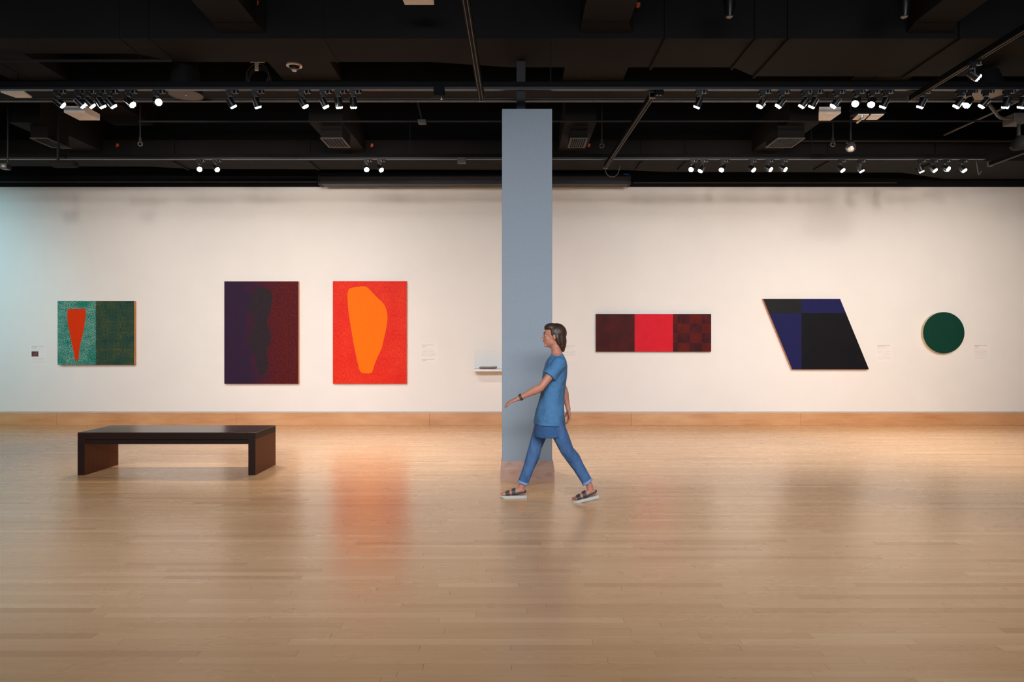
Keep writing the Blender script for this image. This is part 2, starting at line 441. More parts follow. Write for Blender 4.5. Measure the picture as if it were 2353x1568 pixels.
# ------------------------------------------------------------------ artworks
TH = 0.07
DA = DW-TH
mpp = DA/FPX
def A(x, y): return (X(x, DA), Z(y, DA))
def smooth_poly(pts, it=2):
    for _ in range(it):
        q = []
        for i in range(len(pts)):
            a, b = pts[i], pts[(i+1) % len(pts)]
            q.append((a[0]*0.75+b[0]*0.25, a[1]*0.75+b[1]*0.25)); q.append((a[0]*0.25+b[0]*0.75, a[1]*0.25+b[1]*0.75))
        pts = q
    return pts
def art_teal():
    m, n, l, b = newmat('teal_dots', 0.6, spec=0.12)
    big = noise(n, l, coord(n, l, (1, 1, 1.6)), 5.0, 3.0, 0.55, 0.35, 0.68)
    c = mixc(n, l, big, lin((64, 150, 132)), lin((128, 184, 162)))
    big2 = noise(n, l, coord(n, l, (1, 1, 1.4), loc=(3, 1, 7)), 3.2, 2.0, 0.5, 0.58, 0.68)
    c = mixc(n, l, math_n(n, l, 'MULTIPLY', big2, 0.8), c, lin((28, 138, 116)))
    v = N(n, 'ShaderNodeTexVoronoi', voronoi_dimensions='2D'); v.inputs['Scale'].default_value = 58
    sp = N(n, 'ShaderNodeSeparateXYZ'); l.new(coord(n, l), sp.inputs[0]); cb_ = N(n, 'ShaderNodeCombineXYZ')
    l.new(sp.outputs[0], cb_.inputs[0]); l.new(sp.outputs[2], cb_.inputs[1]); l.new(cb_.outputs[0], v.inputs['Vector'])
    d = N(n, 'ShaderNodeMapRange'); d.inputs[1].default_value = 0.40; d.inputs[2].default_value = 0.27; l.new(v.outputs[0], d.inputs[0])
    l.new(mixc(n, l, d.outputs[0], c, lin((20, 58, 58))), b.inputs['Base Color']); return m
def art_weave():
    m, n, l, b = newmat('green_weave', 0.6, spec=0.12)
    v = coord(n, l, (1, 0.001, 1))
    ck = N(n, 'ShaderNodeTexChecker'); ck.inputs['Scale'].default_value = 1/0.112; l.new(coord(n, l, (1, 0.001, 1), loc=(0.01, 0.0005, 0.02)), ck.inputs[0])
    w1 = N(n, 'ShaderNodeTexWave', bands_direction='X'); w2 = N(n, 'ShaderNodeTexWave', bands_direction='Z')
    for w in (w1, w2):
        w.inputs['Scale'].default_value = 14.5; w.inputs['Distortion'].default_value = 1.5; w.inputs['Detail'].default_value = 2; w.inputs['Detail Scale'].default_value = 6
        l.new(v, w.inputs[0])
    mx = N(n, 'ShaderNodeMix', data_type='FLOAT'); l.new(ck.outputs[1], mx.inputs[0]); l.new(w1.outputs[1], mx.inputs[2]); l.new(w2.outputs[1], mx.inputs[3])
    nn = noise(n, l, coord(n, l, (1, 1, 1.5)), 4.0, 4.0, 0.6, 0.35, 0.65)
    hi = mixc(n, l, nn, lin((104, 110, 44)), lin((44, 86, 62)))
    fine = noise(n, l, coord(n, l, (60, 1, 60)), 1.0, 3.0, 0.6, 0.38, 0.62)
    hi = mixc(n, l, math_n(n, l, 'MULTIPLY', fine, 0.6), hi, lin((26, 58, 52)))
    l.new(mixc(n, l, mx.outputs[0], lin((24, 54, 58)), hi), b.inputs['Base Color']); return m
def strokes(name, c1, c2, c3, sc=(30, 1, 90), rough=0.55, big=3.0, bigamt=1.0):
    m, n, l, b = newmat(name, rough, spec=0.12)
    f = noise(n, l, coord(n, l, sc), 1.0, 4.0, 0.7, 0.3, 0.7)
    g = noise(n, l, coord(n, l, (1, 1, 1)), big, 3.0, 0.55, 0.35, 0.65)
    c = mixc(n, l, f, lin(c1), lin(c2))
    l.new(mixc(n, l, math_n(n, l, 'MULTIPLY', g, bigamt), c, lin(c3)), b.inputs['Base Color'])
    bump(n, l, b, f, 0.25, 0.002)
    return m
def art_purple():      # blue-violet to the left, dark red to the right
    m, n, l, b = newmat('violet_to_red', 0.6, spec=0.1)
    t = N(n, 'ShaderNodeTexCoord'); s = N(n, 'ShaderNodeSeparateXYZ'); l.new(t.outputs['Generated'], s.inputs[0])
    g = noise(n, l, coord(n, l, (1, 1, 0.6)), 3.0, 3.0, 0.6, 0.3, 0.7)
    u = math_n(n, l, 'ADD', s.outputs[0], math_n(n, l, 'MULTIPLY', math_n(n, l, 'SUBTRACT', g, 0.5), 0.25))
    r = N(n, 'ShaderNodeMapRange'); r.inputs[1].default_value = 0.3; r.inputs[2].default_value = 0.72; l.new(u, r.inputs[0])
    f = noise(n, l, coord(n, l, (34, 1, 26)), 1.0, 5.0, 0.75, 0.42, 0.60)
    left = mixc(n, l, f, lin((54, 26, 38)), lin((34, 32, 66)))
    right = mixc(n, l, f, lin((98, 22, 18)), lin((52, 23, 32)))
    l.new(mixc(n, l, r.outputs[0], left, right), b.inputs['Base Color']); return m
def art_check(name, ca, cb, cell, amt=1.0):
    m, n, l, b = newmat(name, 0.6, spec=0.1)
    ck = N(n, 'ShaderNodeTexChecker'); ck.inputs['Scale'].default_value = 1.0
    l.new(coord(n, l, (1/cell[0], 0.001, 1/cell[1]), loc=(0.02, 0.0005, 0.1)), ck.inputs[0])
    f = noise(n, l, coord(n, l, (50, 1, 50)), 1.0, 4.0, 0.7, 0.3, 0.7)
    g = noise(n, l, coord(n, l, (1, 1, 1)), 6.0, 3.0, 0.6, 0.4, 0.7)
    base = mixc(n, l, ck.outputs[1], lin(ca), lin(cb))
    c = mixc(n, l, math_n(n, l, 'MULTIPLY', f, 0.55), base, lin((40, 18, 20)))
    l.new(mixc(n, l, math_n(n, l, 'MULTIPLY', g, 0.25), c, lin((128, 34, 28))), b.inputs['Base Color']); return m

def panel(root, name, poly, side, front, th=TH, front_t=0.003, label=None):
    """stretcher body with its painted face as parts"""
    b = MB().prism_y(poly, DA+front_t, DW-0.0005).build(name, side, root)
    return b, MB().prism_y(poly, DA, DA+front_t).build('painted_face', front, root, label=label)
def rect(x0, y0, x1, y1):
    a = A(x0, y1); b = A(x1, y0)
    return [(a[0], a[1]), (b[0], a[1]), (b[0], b[1]), (a[0], b[1])]
def shape(root, pts, off, sc, mat, name, label=None, sm=2):
    P = smooth_poly([A(off[0]+p[0]/sc, off[1]+p[1]/sc) for p in pts], sm)
    return MB().prism_y(P[::-1], DA-0.0015, DA).build(name, mat, root, label=label)

M['teal'] = art_teal(); M['weave'] = art_weave(); M['violet'] = art_purple()
M['orange_red'] = paint('orange_red_paint', (222, 58, 8), (212, 50, 6), ns=30, rough=0.6, spec=0.1)
M['dark_shape'] = paint('dark_textured_shape', (44, 28, 36), (24, 15, 22), scale=(1, 1, 2.2), ns=48, rough=0.55, spec=0.2, bmp=0.6, bdist=0.004)
M['red_field'] = strokes('red_stroke_field', (206, 16, 12), (240, 70, 38), (206, 14, 18), sc=(46, 1, 26), bigamt=0.45)
M['orange_shape'] = paint('orange_shape', (255, 120, 4), (252, 106, 2), scale=(1, 1, 2.5), ns=30, rough=0.6, spec=0.1, bmp=0.3, bdist=0.003)
M['maroon'] = strokes('maroon_field', (72, 18, 16), (40, 14, 14), (88, 22, 20), sc=(34, 1, 60), big=5.0, bigamt=0.5)
M['crimson'] = strokes('crimson_field', (212, 24, 44), (196, 20, 38), (220, 34, 52), sc=(60, 1, 60), big=8.0, bigamt=0.4)
M['check'] = art_check('maroon_check', (92, 24, 18), (56, 22, 28), (0.215, 0.172))
M['navy'] = strokes('navy_field', (28, 30, 84), (23, 25, 70), (27, 26, 70), sc=(90, 1, 90), big=3.0, bigamt=0.5)
M['black_a'] = strokes('charcoal_field', (36, 36, 38), (28, 28, 30), (22, 22, 26), sc=(60, 1, 60), bigamt=0.4)
M['black_b'] = strokes('black_field', (16, 15, 20), (9, 9, 12), (24, 22, 28), sc=(60, 1, 60), big=4.0, bigamt=0.35)
M['green_disc'] = strokes('green_disc', (12, 66, 50), (8, 54, 42), (10, 60, 48), sc=(70, 1, 70), bigamt=0.4)

def art(label, cx, ybot): return thing('painting', label, 'painting', (X(cx, DA), DW-TH/2, Z(ybot, DA)))
a1 = art('green diptych with an orange carrot-like shape on dotted teal', 220, 838.5)
panel(a1, 'canvas_body', rect(132, 691.7, 220, 838.5), M['edge_wood'], M['teal'], label='teal half covered in dark dots')
panel(a1, 'canvas_body', rect(220, 691.7, 307.8, 838.5), M['edge_wood'], M['weave'], label='dark green half with basketweave hatching')
shape(a1, [(935,435),(950,423),(1060,422),(1165,418),(1183,425),(1187,470),(1182,560),(1170,650),(1155,740),(1130,830),(1115,900),(1098,980),(1093,1060),(1090,1110),(1080,1140),(1065,1147),(1048,1135),(1035,1105),(1025,1040),(1005,960),(990,880),(970,780),(950,690),(935,600),(930,520)], (0, 640), 6.031, M['orange_red'], 'painted_shape', 'tapering orange-red shape')
a2 = art('tall dark purple and maroon painting with a dark wavy figure', 600, 882.3)
panel(a2, 'canvas_body', rect(515.2, 646.9, 685, 882.3), M['edge_wood'], M['violet'])
shape(a2, [(485,175),(540,178),(600,200),(635,235),(637,300),(625,380),(600,450),(580,510),(580,560),(600,600),(622,650),(618,710),(600,765),(570,830),(580,870),(595,900),(592,990),(570,1035),(520,1070),(495,1050),(480,990),(470,920),(465,860),(430,800),(400,740),(388,690),(410,640),(450,590),(460,540),(445,480),(415,420),(405,380),(410,310),(435,250),(460,200)], (480, 620), 4.357, M['dark_shape'], 'painted_shape', 'near-black wavy shape')
a3 = art('tall bright red painting with a large orange shape', 849, 882.1)
panel(a3, 'canvas_body', rect(764.7, 646.4, 934.4, 882.1), M['edge_wood'], M['red_field'])
shape(a3, [(1400,190),(1440,178),(1500,172),(1545,163),(1580,172),(1620,210),(1680,275),(1740,330),(1765,365),(1785,430),(1789,490),(1780,560),(1765,640),(1745,720),(1730,790),(1700,850),(1675,905),(1655,960),(1640,1015),(1625,1038),(1560,1040),(1520,1030),(1503,995),(1485,910),(1460,800),(1440,690),(1415,540),(1400,440),(1390,330),(1385,240)], (480, 620), 4.357, M['orange_shape'], 'painted_shape', 'flat orange shape')
a4 = art('long horizontal three-part painting, maroon, crimson and checked maroon', 1502, 808.3)
panel(a4, 'canvas_body', rect(1370.1, 721.8, 1458.4, 808.3), M['edge_dark'], M['maroon'], label='mottled maroon panel')
panel(a4, 'canvas_body', rect(1458.4, 721.8, 1546.6, 808.3), M['edge_dark'], M['crimson'], label='bright crimson panel')
panel(a4, 'canvas_body', rect(1546.6, 721.8, 1634.3, 808.3), M['edge_dark'], M['check'], label='maroon panel with dark checks')
a5 = art('slanted parallelogram painting in navy blue and black quarters', 1875, 849.2)
def para(y): t = (y-687.0)/(849.3-687.0); return 1753.8+t*(1820.7-1753.8), 1930.6+t*(1997.1-1930.6)
def quad(pts): return [A(*p) for p in pts]
ym = 720.0; lm, rm = para(ym)
for nm, pts in (('black_a', [(lm, ym), (1842, ym), (1842, 687), (1753.8, 687)]),
                ('navy', [(1842, ym), (rm, ym), (1930.6, 687), (1842, 687)]),
                ('navy', [(1820.7, 849.3), (1842, 849.3), (1842, ym), (lm, ym)]),
                ('black_b', [(1842, 849.3), (1997.1, 849.3), (rm, ym), (1842, ym)])):
    MB().prism_y(quad(pts), DA, DA+0.003).build('painted_face', M[nm], a5, label={'black_a': 'charcoal quarter', 'navy': 'navy blue quarter', 'black_b': 'black quarter'}[nm])
MB().prism_y(quad([(1820.7, 849.3), (1997.1, 849.3), (1930.6, 687), (1753.8, 687)]), DA+0.003, DW-0.0005).build('canvas_body', M['edge_wood'], a5)
a6 = art('round dark green painting, circular canvas with a pale edge', 2169, 812.6)
cc = A(2169, 765); R6 = 47.5*mpp
circ = [(cc[0]+R6*math.cos(2*math.pi*i/96), cc[1]+R6*math.sin(2*math.pi*i/96)) for i in range(96)]
MB().prism_y(circ, DA+0.003, DW-0.0005).build('canvas_body', M['edge_pale'], a6, smooth=True)
MB().prism_y(circ, DA, DA+0.003).build('painted_face', M['green_disc'], a6, smooth=True)

# wall texts: the printing is too small to read in the photograph, so only its lines are built
def wall_text(label, x0, y0, x1, y1, blocks, pic=None):
    t = thing('wall_label', label, 'label', (X((x0+x1)/2, DW), DW-0.001, Z(y1, DW)))
    MB().box(X(x0-3, DW), X(x1+3, DW), DW-0.0016, DW-0.0002, Z(y1+3, DW), Z(y0-3, DW)).build('card', M['label'], t)
    bold, soft = MB(), MB()
    for (yy, xa, xb, kind) in blocks:
        mb = bold if kind else soft
        x = xa; h = 0.0085 if kind else 0.0055
        z = Z(yy, DW)
        while x < xb-0.3:
            w = random.uniform(1.2, 4.2); xe = min(x+w, xb)
            mb.box(X(x, DW), X(xe, DW), DW-0.0021, DW-0.0016, z-h/2, z+h/2)
            x = xe+0.55
    if bold.v: bold.build('heading_print', M['text'], t, kind='stuff')
    if soft.v: soft.build('text_print', M['text_soft'], t, kind='stuff')
    return t
def para_lines(y0, n, x0, x1, last, dy=1.9): return [(y0+i*dy, x0, (x1 if i < n-1 else last), 0) for i in range(n)]
wl = wall_text('small wall label with a tiny picture, left of the green diptych', 72, 794, 105, 836,
    [(795.8, 72.5, 102, 1), (798.4, 72.5, 84.5, 1), (800.6, 72.5, 96, 0), (802.5, 72.5, 78, 0), (804.6, 72.5, 94, 0)] + para_lines(823.6, 3, 72.5, 104.5, 76) + para_lines(830.2, 3, 72.5, 104.5, 98))
pm = strokes('label_picture', (86, 58, 66), (70, 52, 62), (128, 84, 76), sc=(20, 1, 20), big=12.0)
MB().box(X(72.5, DW), X(88.2, DW), DW-0.0024, DW-0.0016, Z(819.8, DW), Z(807.8, DW)).build('picture', pm, wl)
wall_text('printed wall label right of the bright red painting', 969, 792, 1002, 836,
    [(793.2, 969, 998, 1), (795.6, 969, 981, 1), (797.6, 969, 980, 0), (799.6, 969, 976, 0), (801.8, 969, 991, 0)] + para_lines(805.4, 3, 969, 999, 992) + para_lines(812, 5, 969, 1001.5, 989, 1.75) +
    [(826.1, 969, 998.5, 1), (828.5, 969, 981, 1), (830.4, 969, 980, 0), (832.4, 969, 976, 0), (834.4, 969, 990, 0)])
wall_text('printed wall label partly hidden by the walking person', 1291, 793, 1324, 828,
    [(795.4, 1291, 1321, 1), (797.6, 1291, 1303, 1), (799.6, 1291, 1315, 0), (803.4, 1291, 1313, 0)] + para_lines(807.6, 3, 1291, 1324, 1320) + para_lines(814, 3, 1291, 1324, 1322))
wall_text('printed wall label right of the navy and black parallelogram painting', 2016, 793, 2048, 829,
    [(794.2, 2016, 2045.5, 1), (796.5, 2016, 2035, 1), (798.5, 2016, 2039, 0), (800.5, 2016, 2023, 0), (802.6, 2016, 2037, 0)] + para_lines(807.4, 3, 2017.5, 2047, 2025, 2.2) + [(814.2, 2029, 2046.5, 0), (815.9, 2029, 2042, 0)] + para_lines(821, 4, 2016, 2047, 2028, 2.0))
wall_text('printed wall label right of the round green painting', 2239, 793, 2271, 825,
    [(794.3, 2239, 2268, 1), (796.6, 2239, 2250, 1), (798.5, 2239, 2252, 0), (800.5, 2239, 2249, 0), (802.6, 2239, 2260, 0)] + para_lines(806.6, 4, 2239, 2268.5, 2261, 1.8) + para_lines(814.6, 3, 2239, 2270.5, 2258, 2.2) + para_lines(821.8, 2, 2239, 2270, 2265, 1.8))

# ------------------------------------------------------------------ wall shelf with clear cover and the small object
sd = 11.86
sx0, sx1 = X(1088, sd), X(1163, sd)
sh = thing('wall_shelf', 'thin white wall shelf just left of the column', 'shelf', ((sx0+sx1)/2, (sd+DW)/2, Z(853, sd)))
sz0, sz1 = Z(854, sd), Z(849, sd)
MB().box(sx0, sx1, sd, DW-0.001, sz0, sz1).build('shelf_board', paint('shelf_white', (240, 240, 240), rough=0.5), sh, bevel=0.002)
acr = bpy.data.materials.new('clear_acrylic'); acr.use_nodes = True
n = acr.node_tree.nodes; l = acr.node_tree.links; n.remove(n['Principled BSDF'])
tr = n.new('ShaderNodeBsdfTransparent'); tr.inputs[0].default_value = (0.985, 0.988, 0.985, 1)
gl = n.new('ShaderNodeBsdfGlossy'); gl.inputs['Roughness'].default_value = 0.03
mx = n.new('ShaderNodeMixShader'); mx.inputs[0].default_value = 0.03; l.new(tr.outputs[0], mx.inputs[1]); l.new(gl.outputs[0], mx.inputs[2]); l.new(mx.outputs[0], n['Material Output'].inputs[0])
cv = thing('display_cover', 'clear acrylic display cover standing on the white wall shelf', 'display case', ((sx0+sx1)/2, (sd+DW)/2, sz1))
q = MB(); ctop = Z(808, sd); a, b, c, d = sx0+0.02, sx1-0.02, sd+0.02, DW-0.004; tk = 0.006
for bxs, nm in (((a, b, c, c+tk, sz1, ctop), 'front_pane'), ((a, a+tk, c+tk, d, sz1, ctop), 'side_pane'), ((b-tk, b, c+tk, d, sz1, ctop), 'side_pane'), ((a, b, c, d, ctop, ctop+tk), 'top_pane')):
    MB().box(*bxs).build(nm, acr, cv)
bk = thing('open_book', 'small open book with pale page edges lying on the shelf', 'book', (X(1121, 11.95), 11.97, sz1))
b0, b1 = X(1101, 11.95), X(1142, 11.95)
bz = sz1+0.0005
cov = paint('dark_brown_cover', (88, 56, 38), rough=0.6); pgm = paint('pale_pages', (214, 190, 160), (170, 140, 110), scale=(1, 1, 60), ns=6, rough=0.8)
MB().box(b0+0.06, b0+0.085, 11.92, 12.0, bz, bz+0.016).build('book_support', M['white_panel'], bk)
MB().box(b1-0.10, b1-0.075, 11.92, 12.0, bz, bz+0.016).build('book_support', M['white_panel'], bk)
prof = [(b0, bz+0.02), (b0+0.02, bz+0.006), (b0+0.06, bz+0.003), ((b0+b1)/2, bz+0.001), (b1-0.06, bz+0.002), (b1-0.01, bz+0.008), (b1, bz+0.028), (b1-0.003, bz+0.045), (b1-0.02, bz+0.038), ((b0+b1)/2, bz+0.034), (b0+0.02, bz+0.034), (b0+0.002, bz+0.03)]
MB().prism_y(prof, 11.90, 12.04).build('cover', cov, bk)
MB().prism_y([(b0+0.015, bz+0.034), ((b0+b1)/2, bz+0.034), (b1-0.022, bz+0.038), (b1-0.02, bz+0.049), ((b0+b1)/2, bz+0.046), (b0+0.02, bz+0.045)], 11.905, 12.035).build('pages', pgm, bk)

# ------------------------------------------------------------------ ducts and beams
def tsec(label, name='air_duct', cat='duct', loc=(0, 0, 0), group=None): return thing(name, label, cat, loc, group)
ZM = 4.6
md = tsec('big black air duct crossing the ceiling nearest the camera, side to side', loc=(0, 7.3, ZM))
outl = [(-11.4, 6.99), (11.4, 6.99), (11.4, 7.99), (2.83, 7.99), (2.5, 7.73), (0.0, 7.73), (-0.9, 7.58), (-3.72, 7.58), (-4.05, 7.36), (-11.4, 7.36)]
outl = [(max(-10.59, min(10.59, p[0])), p[1]) for p in outl]
MB().prism_z(outl, ZM, 5.0).build('duct_body', M['duct'], md)
for xs, far in ((-8.2, 7.36), (-4.03, 7.36), (-3.73, 7.58), (-1.94, 7.58), (-0.05, 7.6), (1.57, 7.73), (2.49, 7.73), (2.83, 7.98), (4.58, 7.99), (7.4, 7.99)):
    q = MB(); h = 0.022 if xs > 1 else 0.006
    q.box(xs-0.012, xs+0.012, 6.99-h, far+h, ZM-h, ZM)
    q.box(xs-0.012, xs+0.012, 6.99-h, 6.99, ZM, 5.0)
    q.build('duct_flange', M['duct'], md)
seamc = ('left', 'middle', 'right')
for nm, xa, xb in (('left of the column', -3.01, -2.572), ('right of the column', 0.70, 1.178), ('at the far right', 4.04, 4.465)):
    d = tsec('black branch duct reaching from the camera side into the big duct, %s' % nm, loc=((xa+xb)/2, 5.5, 4.7))
    MB().box(xa, xb, 3.2, 6.86, 4.7, 4.98).build('duct_body', M['duct'], d)
    q = MB(); w = 0.06
    vs = [(xa, 6.86, 4.69), (xb, 6.86, 4.69), (xb, 6.86, 4.98), (xa, 6.86, 4.98), (xa, 6.99, 4.655), (xb+w, 6.99, 4.655), (xb+w, 6.99, 4.98), (xa, 6.99, 4.98)]
    q.add(vs, [(0, 1, 2, 3), (7, 6, 5, 4), (0, 4, 5, 1), (1, 5, 6, 2), (2, 6, 7, 3), (3, 7, 4, 0)]); q.build('duct_collar', M['duct'], d)
for nm, xa, xb in (('above the leftmost lamps', -6.14, -5.44), ('over the red painting', -2.80, -2.09), ('right of the column', 0.62, 1.36), ('above the right hand lamps', 4.15, 4.85)):
    d = tsec('wide black duct stub between big duct and dark beam, %s' % nm, loc=((xa+xb)/2, 7.9, 4.7))
    far = 7.58 if xa < 0 else 7.99
    if xa < -4: far = 7.36
    if 0 < xa < 2: far = 7.73
    MB().box(xa, xb, far, 8.38, 4.7, 4.98).build('duct_body', M['duct'], d)
    MB().box(xa+0.25, xa+0.257, far, 8.38, 4.694, 4.7).build('duct_seam', M['black_matte'], d)
cb = thing('ceiling_beam', 'slim dark beam crossing behind the front lighting rail', 'beam', (0, 8.55, 4.6))
MB().box(-10.59, 10.59, 8.42, 8.70, 4.6, 4.95).build('beam_body', M['duct'], cb)
# far branch ducts with boxes and grilles
def far_branch(label, xa, xb, ga, gb, grille, gside=0):
    d = tsec(label, loc=((xa+xb)/2, 10.0, 4.5))
    MB().box(xa, xb, 9.36, 10.8, 4.5, 4.9).build('duct_body', M['duct'], d)
    z0 = 4.33
    MB().box(ga, gb, 9.5, 9.95, z0, 4.5).build('outlet_box', M['duct'], d)
    f = MB(); w = 0.028
    f.box(ga-0.01, gb+0.01, 9.49, 9.49+w, z0-0.012, z0); f.box(ga-0.01, gb+0.01, 9.96-w, 9.96, z0-0.012, z0)
    f.box(ga-0.01, ga-0.01+w, 9.49+w, 9.96-w, z0-0.012, z0); f.box(gb+0.01-w, gb+0.01, 9.49+w, 9.96-w, z0-0.012, z0)
    fo = f.build('grille_frame', M['duct_lip'], d)
    if grille:
        MB().box(ga+0.02, gb-0.02, 9.52, 9.93, z0-0.002, z0).build('grille_back', M['black_matte'], d)
        nb = grille
        for i in range(nb):
            x = ga+0.03+(gb-ga-0.06)*(i+0.5)/nb
            MB().box(x-0.004, x+0.004, 9.52, 9.93, z0-0.011, z0-0.002).build('grille_bar', M['duct_lip'], fo)
    return d
far_branch('rear branch duct with a framed outlet box, leftmost', -6.91, -6.47, -6.70, -6.46, 0)
far_branch('rear branch duct with slotted outlet, above the red painting', -2.79, -2.32, -2.66, -2.36, 5)
far_branch('rear branch duct with slotted outlet, just right of the column', 0.73, 1.16, 0.82, 1.05, 6)
far_branch('rear branch duct with slotted outlet, towards the right', 3.80, 4.23, 3.70, 4.07, 9)
fd = tsec('wide black air duct running side to side just before the rear wall', loc=(0, 11.3, 4.35))
o2 = [(-10.59, 10.8), (10.59, 10.8), (10.59, 12.0), (7.6, 12.0), (6.6, 11.55), (2.6, 11.5), (1.9, 11.38), (-5.3, 11.3), (-5.9, 11.15), (-10.59, 11.1)]
MB().prism_z(o2, 4.35, 4.68).build('duct_body', M['duct'], fd)
for xs in (-5.35, -3.2, 2.05, 2.75, 5.0, 6.7):
    q = MB(); q.box(xs-0.014, xs+0.014, 10.78, 11.3, 4.325, 4.35); q.box(xs-0.014, xs+0.014, 10.775, 10.8, 4.35, 4.68); q.build('duct_flange', M['duct'], fd)
c2 = thing('ceiling_beam', 'short dark beam running towards the wall beside the leftmost rear duct', 'beam', (-6.1, 10, 5.0))
MB().box(-6.4, -5.75, 9.4, 11.0, 4.97, 5.2).build('beam_body', M['duct'], c2)

# pipes
def pipe(label, pts, r, mat='pipe', name='pipe', cat='pipe'):
    o = MB().tube(pts, r, seg=10).build(name, M[mat], None, smooth=True); return tag(o, label, cat)
st = thing('strut_channel', 'pale double metal channel crossing just below the front lamps', 'channel', (0, 8.05, 4.3))
q = MB(); d0 = 8.0; z0, z1 = Z(232.5, d0), Z(226, d0)
q.box(-10.5, 10.5, d0, d0+0.04, z0, z0+0.012); q.build('channel_lip', M['strut'], st)
MB().box(-10.5, 10.5, d0, d0+0.04, z1-0.010, z1).build('channel_lip', M['strut'], st)
MB().box(-10.5, 10.5, d0+0.012, d0+0.04, z0+0.012, z1-0.010).build('channel_web', M['pipe'], st)
pipe('thin pipe crossing the dark ceiling midway between both rails', [(-5.0, 9.15, Z(279, 9.15)), (10.4, 9.15, Z(278, 9.15))], 0.013)
pipe('thin dark pipe above the rear rail on the right side', [(X(1840, 10.6), 10.6, Z(324, 10.6)), (10.3, 10.6, Z(324, 10.6))], 0.02)
pipe('thin conduit above the far wall, left of the projection screen case', [(-10.4, 12.12, Z(418, 12.12)), (X(728, 12.12), 12.12, Z(418, 12.12))], 0.010, 'strut', 'conduit', 'conduit')
pipe('thin conduit above the far wall, right of the projection screen case', [(X(1455, 12.12), 12.12, Z(420, 12.12)), (X(2060, 12.12), 12.12, Z(420, 12.12))], 0.010, 'strut', 'conduit', 'conduit')
pipe('thin pipe above the big duct, top left', [(-10.4, 7.45, Z(139, 7.45)), (X(395, 7.45), 7.45, Z(139, 7.45))], 0.015)
pipe('slanting conduit running back at the far right', [(X(2345, 8.6), 8.6, Z(230, 8.6)), (X(2170, 10.5), 10.5, Z(310, 10.5))], 0.016, 'strut', 'conduit', 'conduit')

# ------------------------------------------------------------------ lighting rails
ZR = 4.10
def rail_x(label, d, x0, x1):
    t = thing('lighting_rail', label, 'track', (0, d, ZR))
    MB().box(x0, x1, d-0.03, d+0.03, ZR+0.03, Z(190, 7.08) if d < 8 else Z(355, 9.79)).build('rail_channel', M['rail'], t)
    MB().box(x0, x1, d-0.024, d+0.03, ZR+0.004, ZR+0.03).build('rail_track', M['black_metal'], t)
    MB().box(x0, x1, d-0.028, d-0.018, ZR, ZR+0.004).build('rail_lip', M['rail_edge'], t)
    for k in range(3):
        x = x0+(x1-x0)*(k+0.5)/3+0.4
        MB().box(x-0.006, x+0.006, d-0.006, d+0.006, Z(190, 7.08) if d < 8 else Z(355, 9.79), 4.6 if d < 8 else HC-0.001).build('hanger_rod', M['black_matte'], t)
    return t
rail_x('front black lighting rail spanning the whole width', 7.08, -10.5, 10.5)
rail_x('rear black lighting rail nearest the white wall, spanning the whole width', 9.79, -10.5, X(2262, 9.79))
ZD = 4.04
def rail_y(label, xa, ya, xb, yb):
    t = thing('lighting_rail', label, 'track', ((xa+xb)/2, (ya+yb)/2, ZD))
    def bar(dx0, dx1, z0, z1, y_in=0.0, mat='rail', nm='rail_channel'):
        q = MB(); vs = []
        for (x, y) in ((xa, ya+y_in), (xb, yb-y_in)):
            vs += [(x+dx0, y, z0), (x+dx1, y, z0), (x+dx1, y, z1), (x+dx0, y, z1)]
        q.add(vs, [(0, 1, 2, 3), (7, 6, 5, 4), (0, 4, 5, 1), (1, 5, 6, 2), (2, 6, 7, 3), (3, 7, 4, 0)])
        q.build(nm, M[mat], t)
    bar(-0.03, 0.03, ZD+0.005, ZD+0.055)
    bar(-0.018, -0.012, ZD, ZD+0.005, 0.03, 'rail_edge', 'rail_lip'); bar(0.012, 0.018, ZD, ZD+0.005, 0.03, 'rail_edge', 'rail_lip')
    for (x, y, s) in ((xa, ya, 0.0), (xb, yb, -0.035)):
        MB().box(x-0.033, x+0.033, y+s, y+s+0.035, ZD-0.003, ZD+0.058).build('end_cap', M['rail_edge'] if y > 6 else M['rail'], t)
    return t
rail_y('short lighting rail hung left of the column, running towards the camera', -0.358, 4.3, -0.323, 7.25)
rail_y('lighting rail linking front and rear rails, right of the column', 1.468, 7.12, 1.375, 10.06)
rail_y('lighting rail running towards the camera at the right, with one lamp', 4.20, 4.3, 4.225, 7.25)
rail_y('lighting rail at the lower right edge of the ceiling', 6.95, 7.12, 6.94, 9.93)

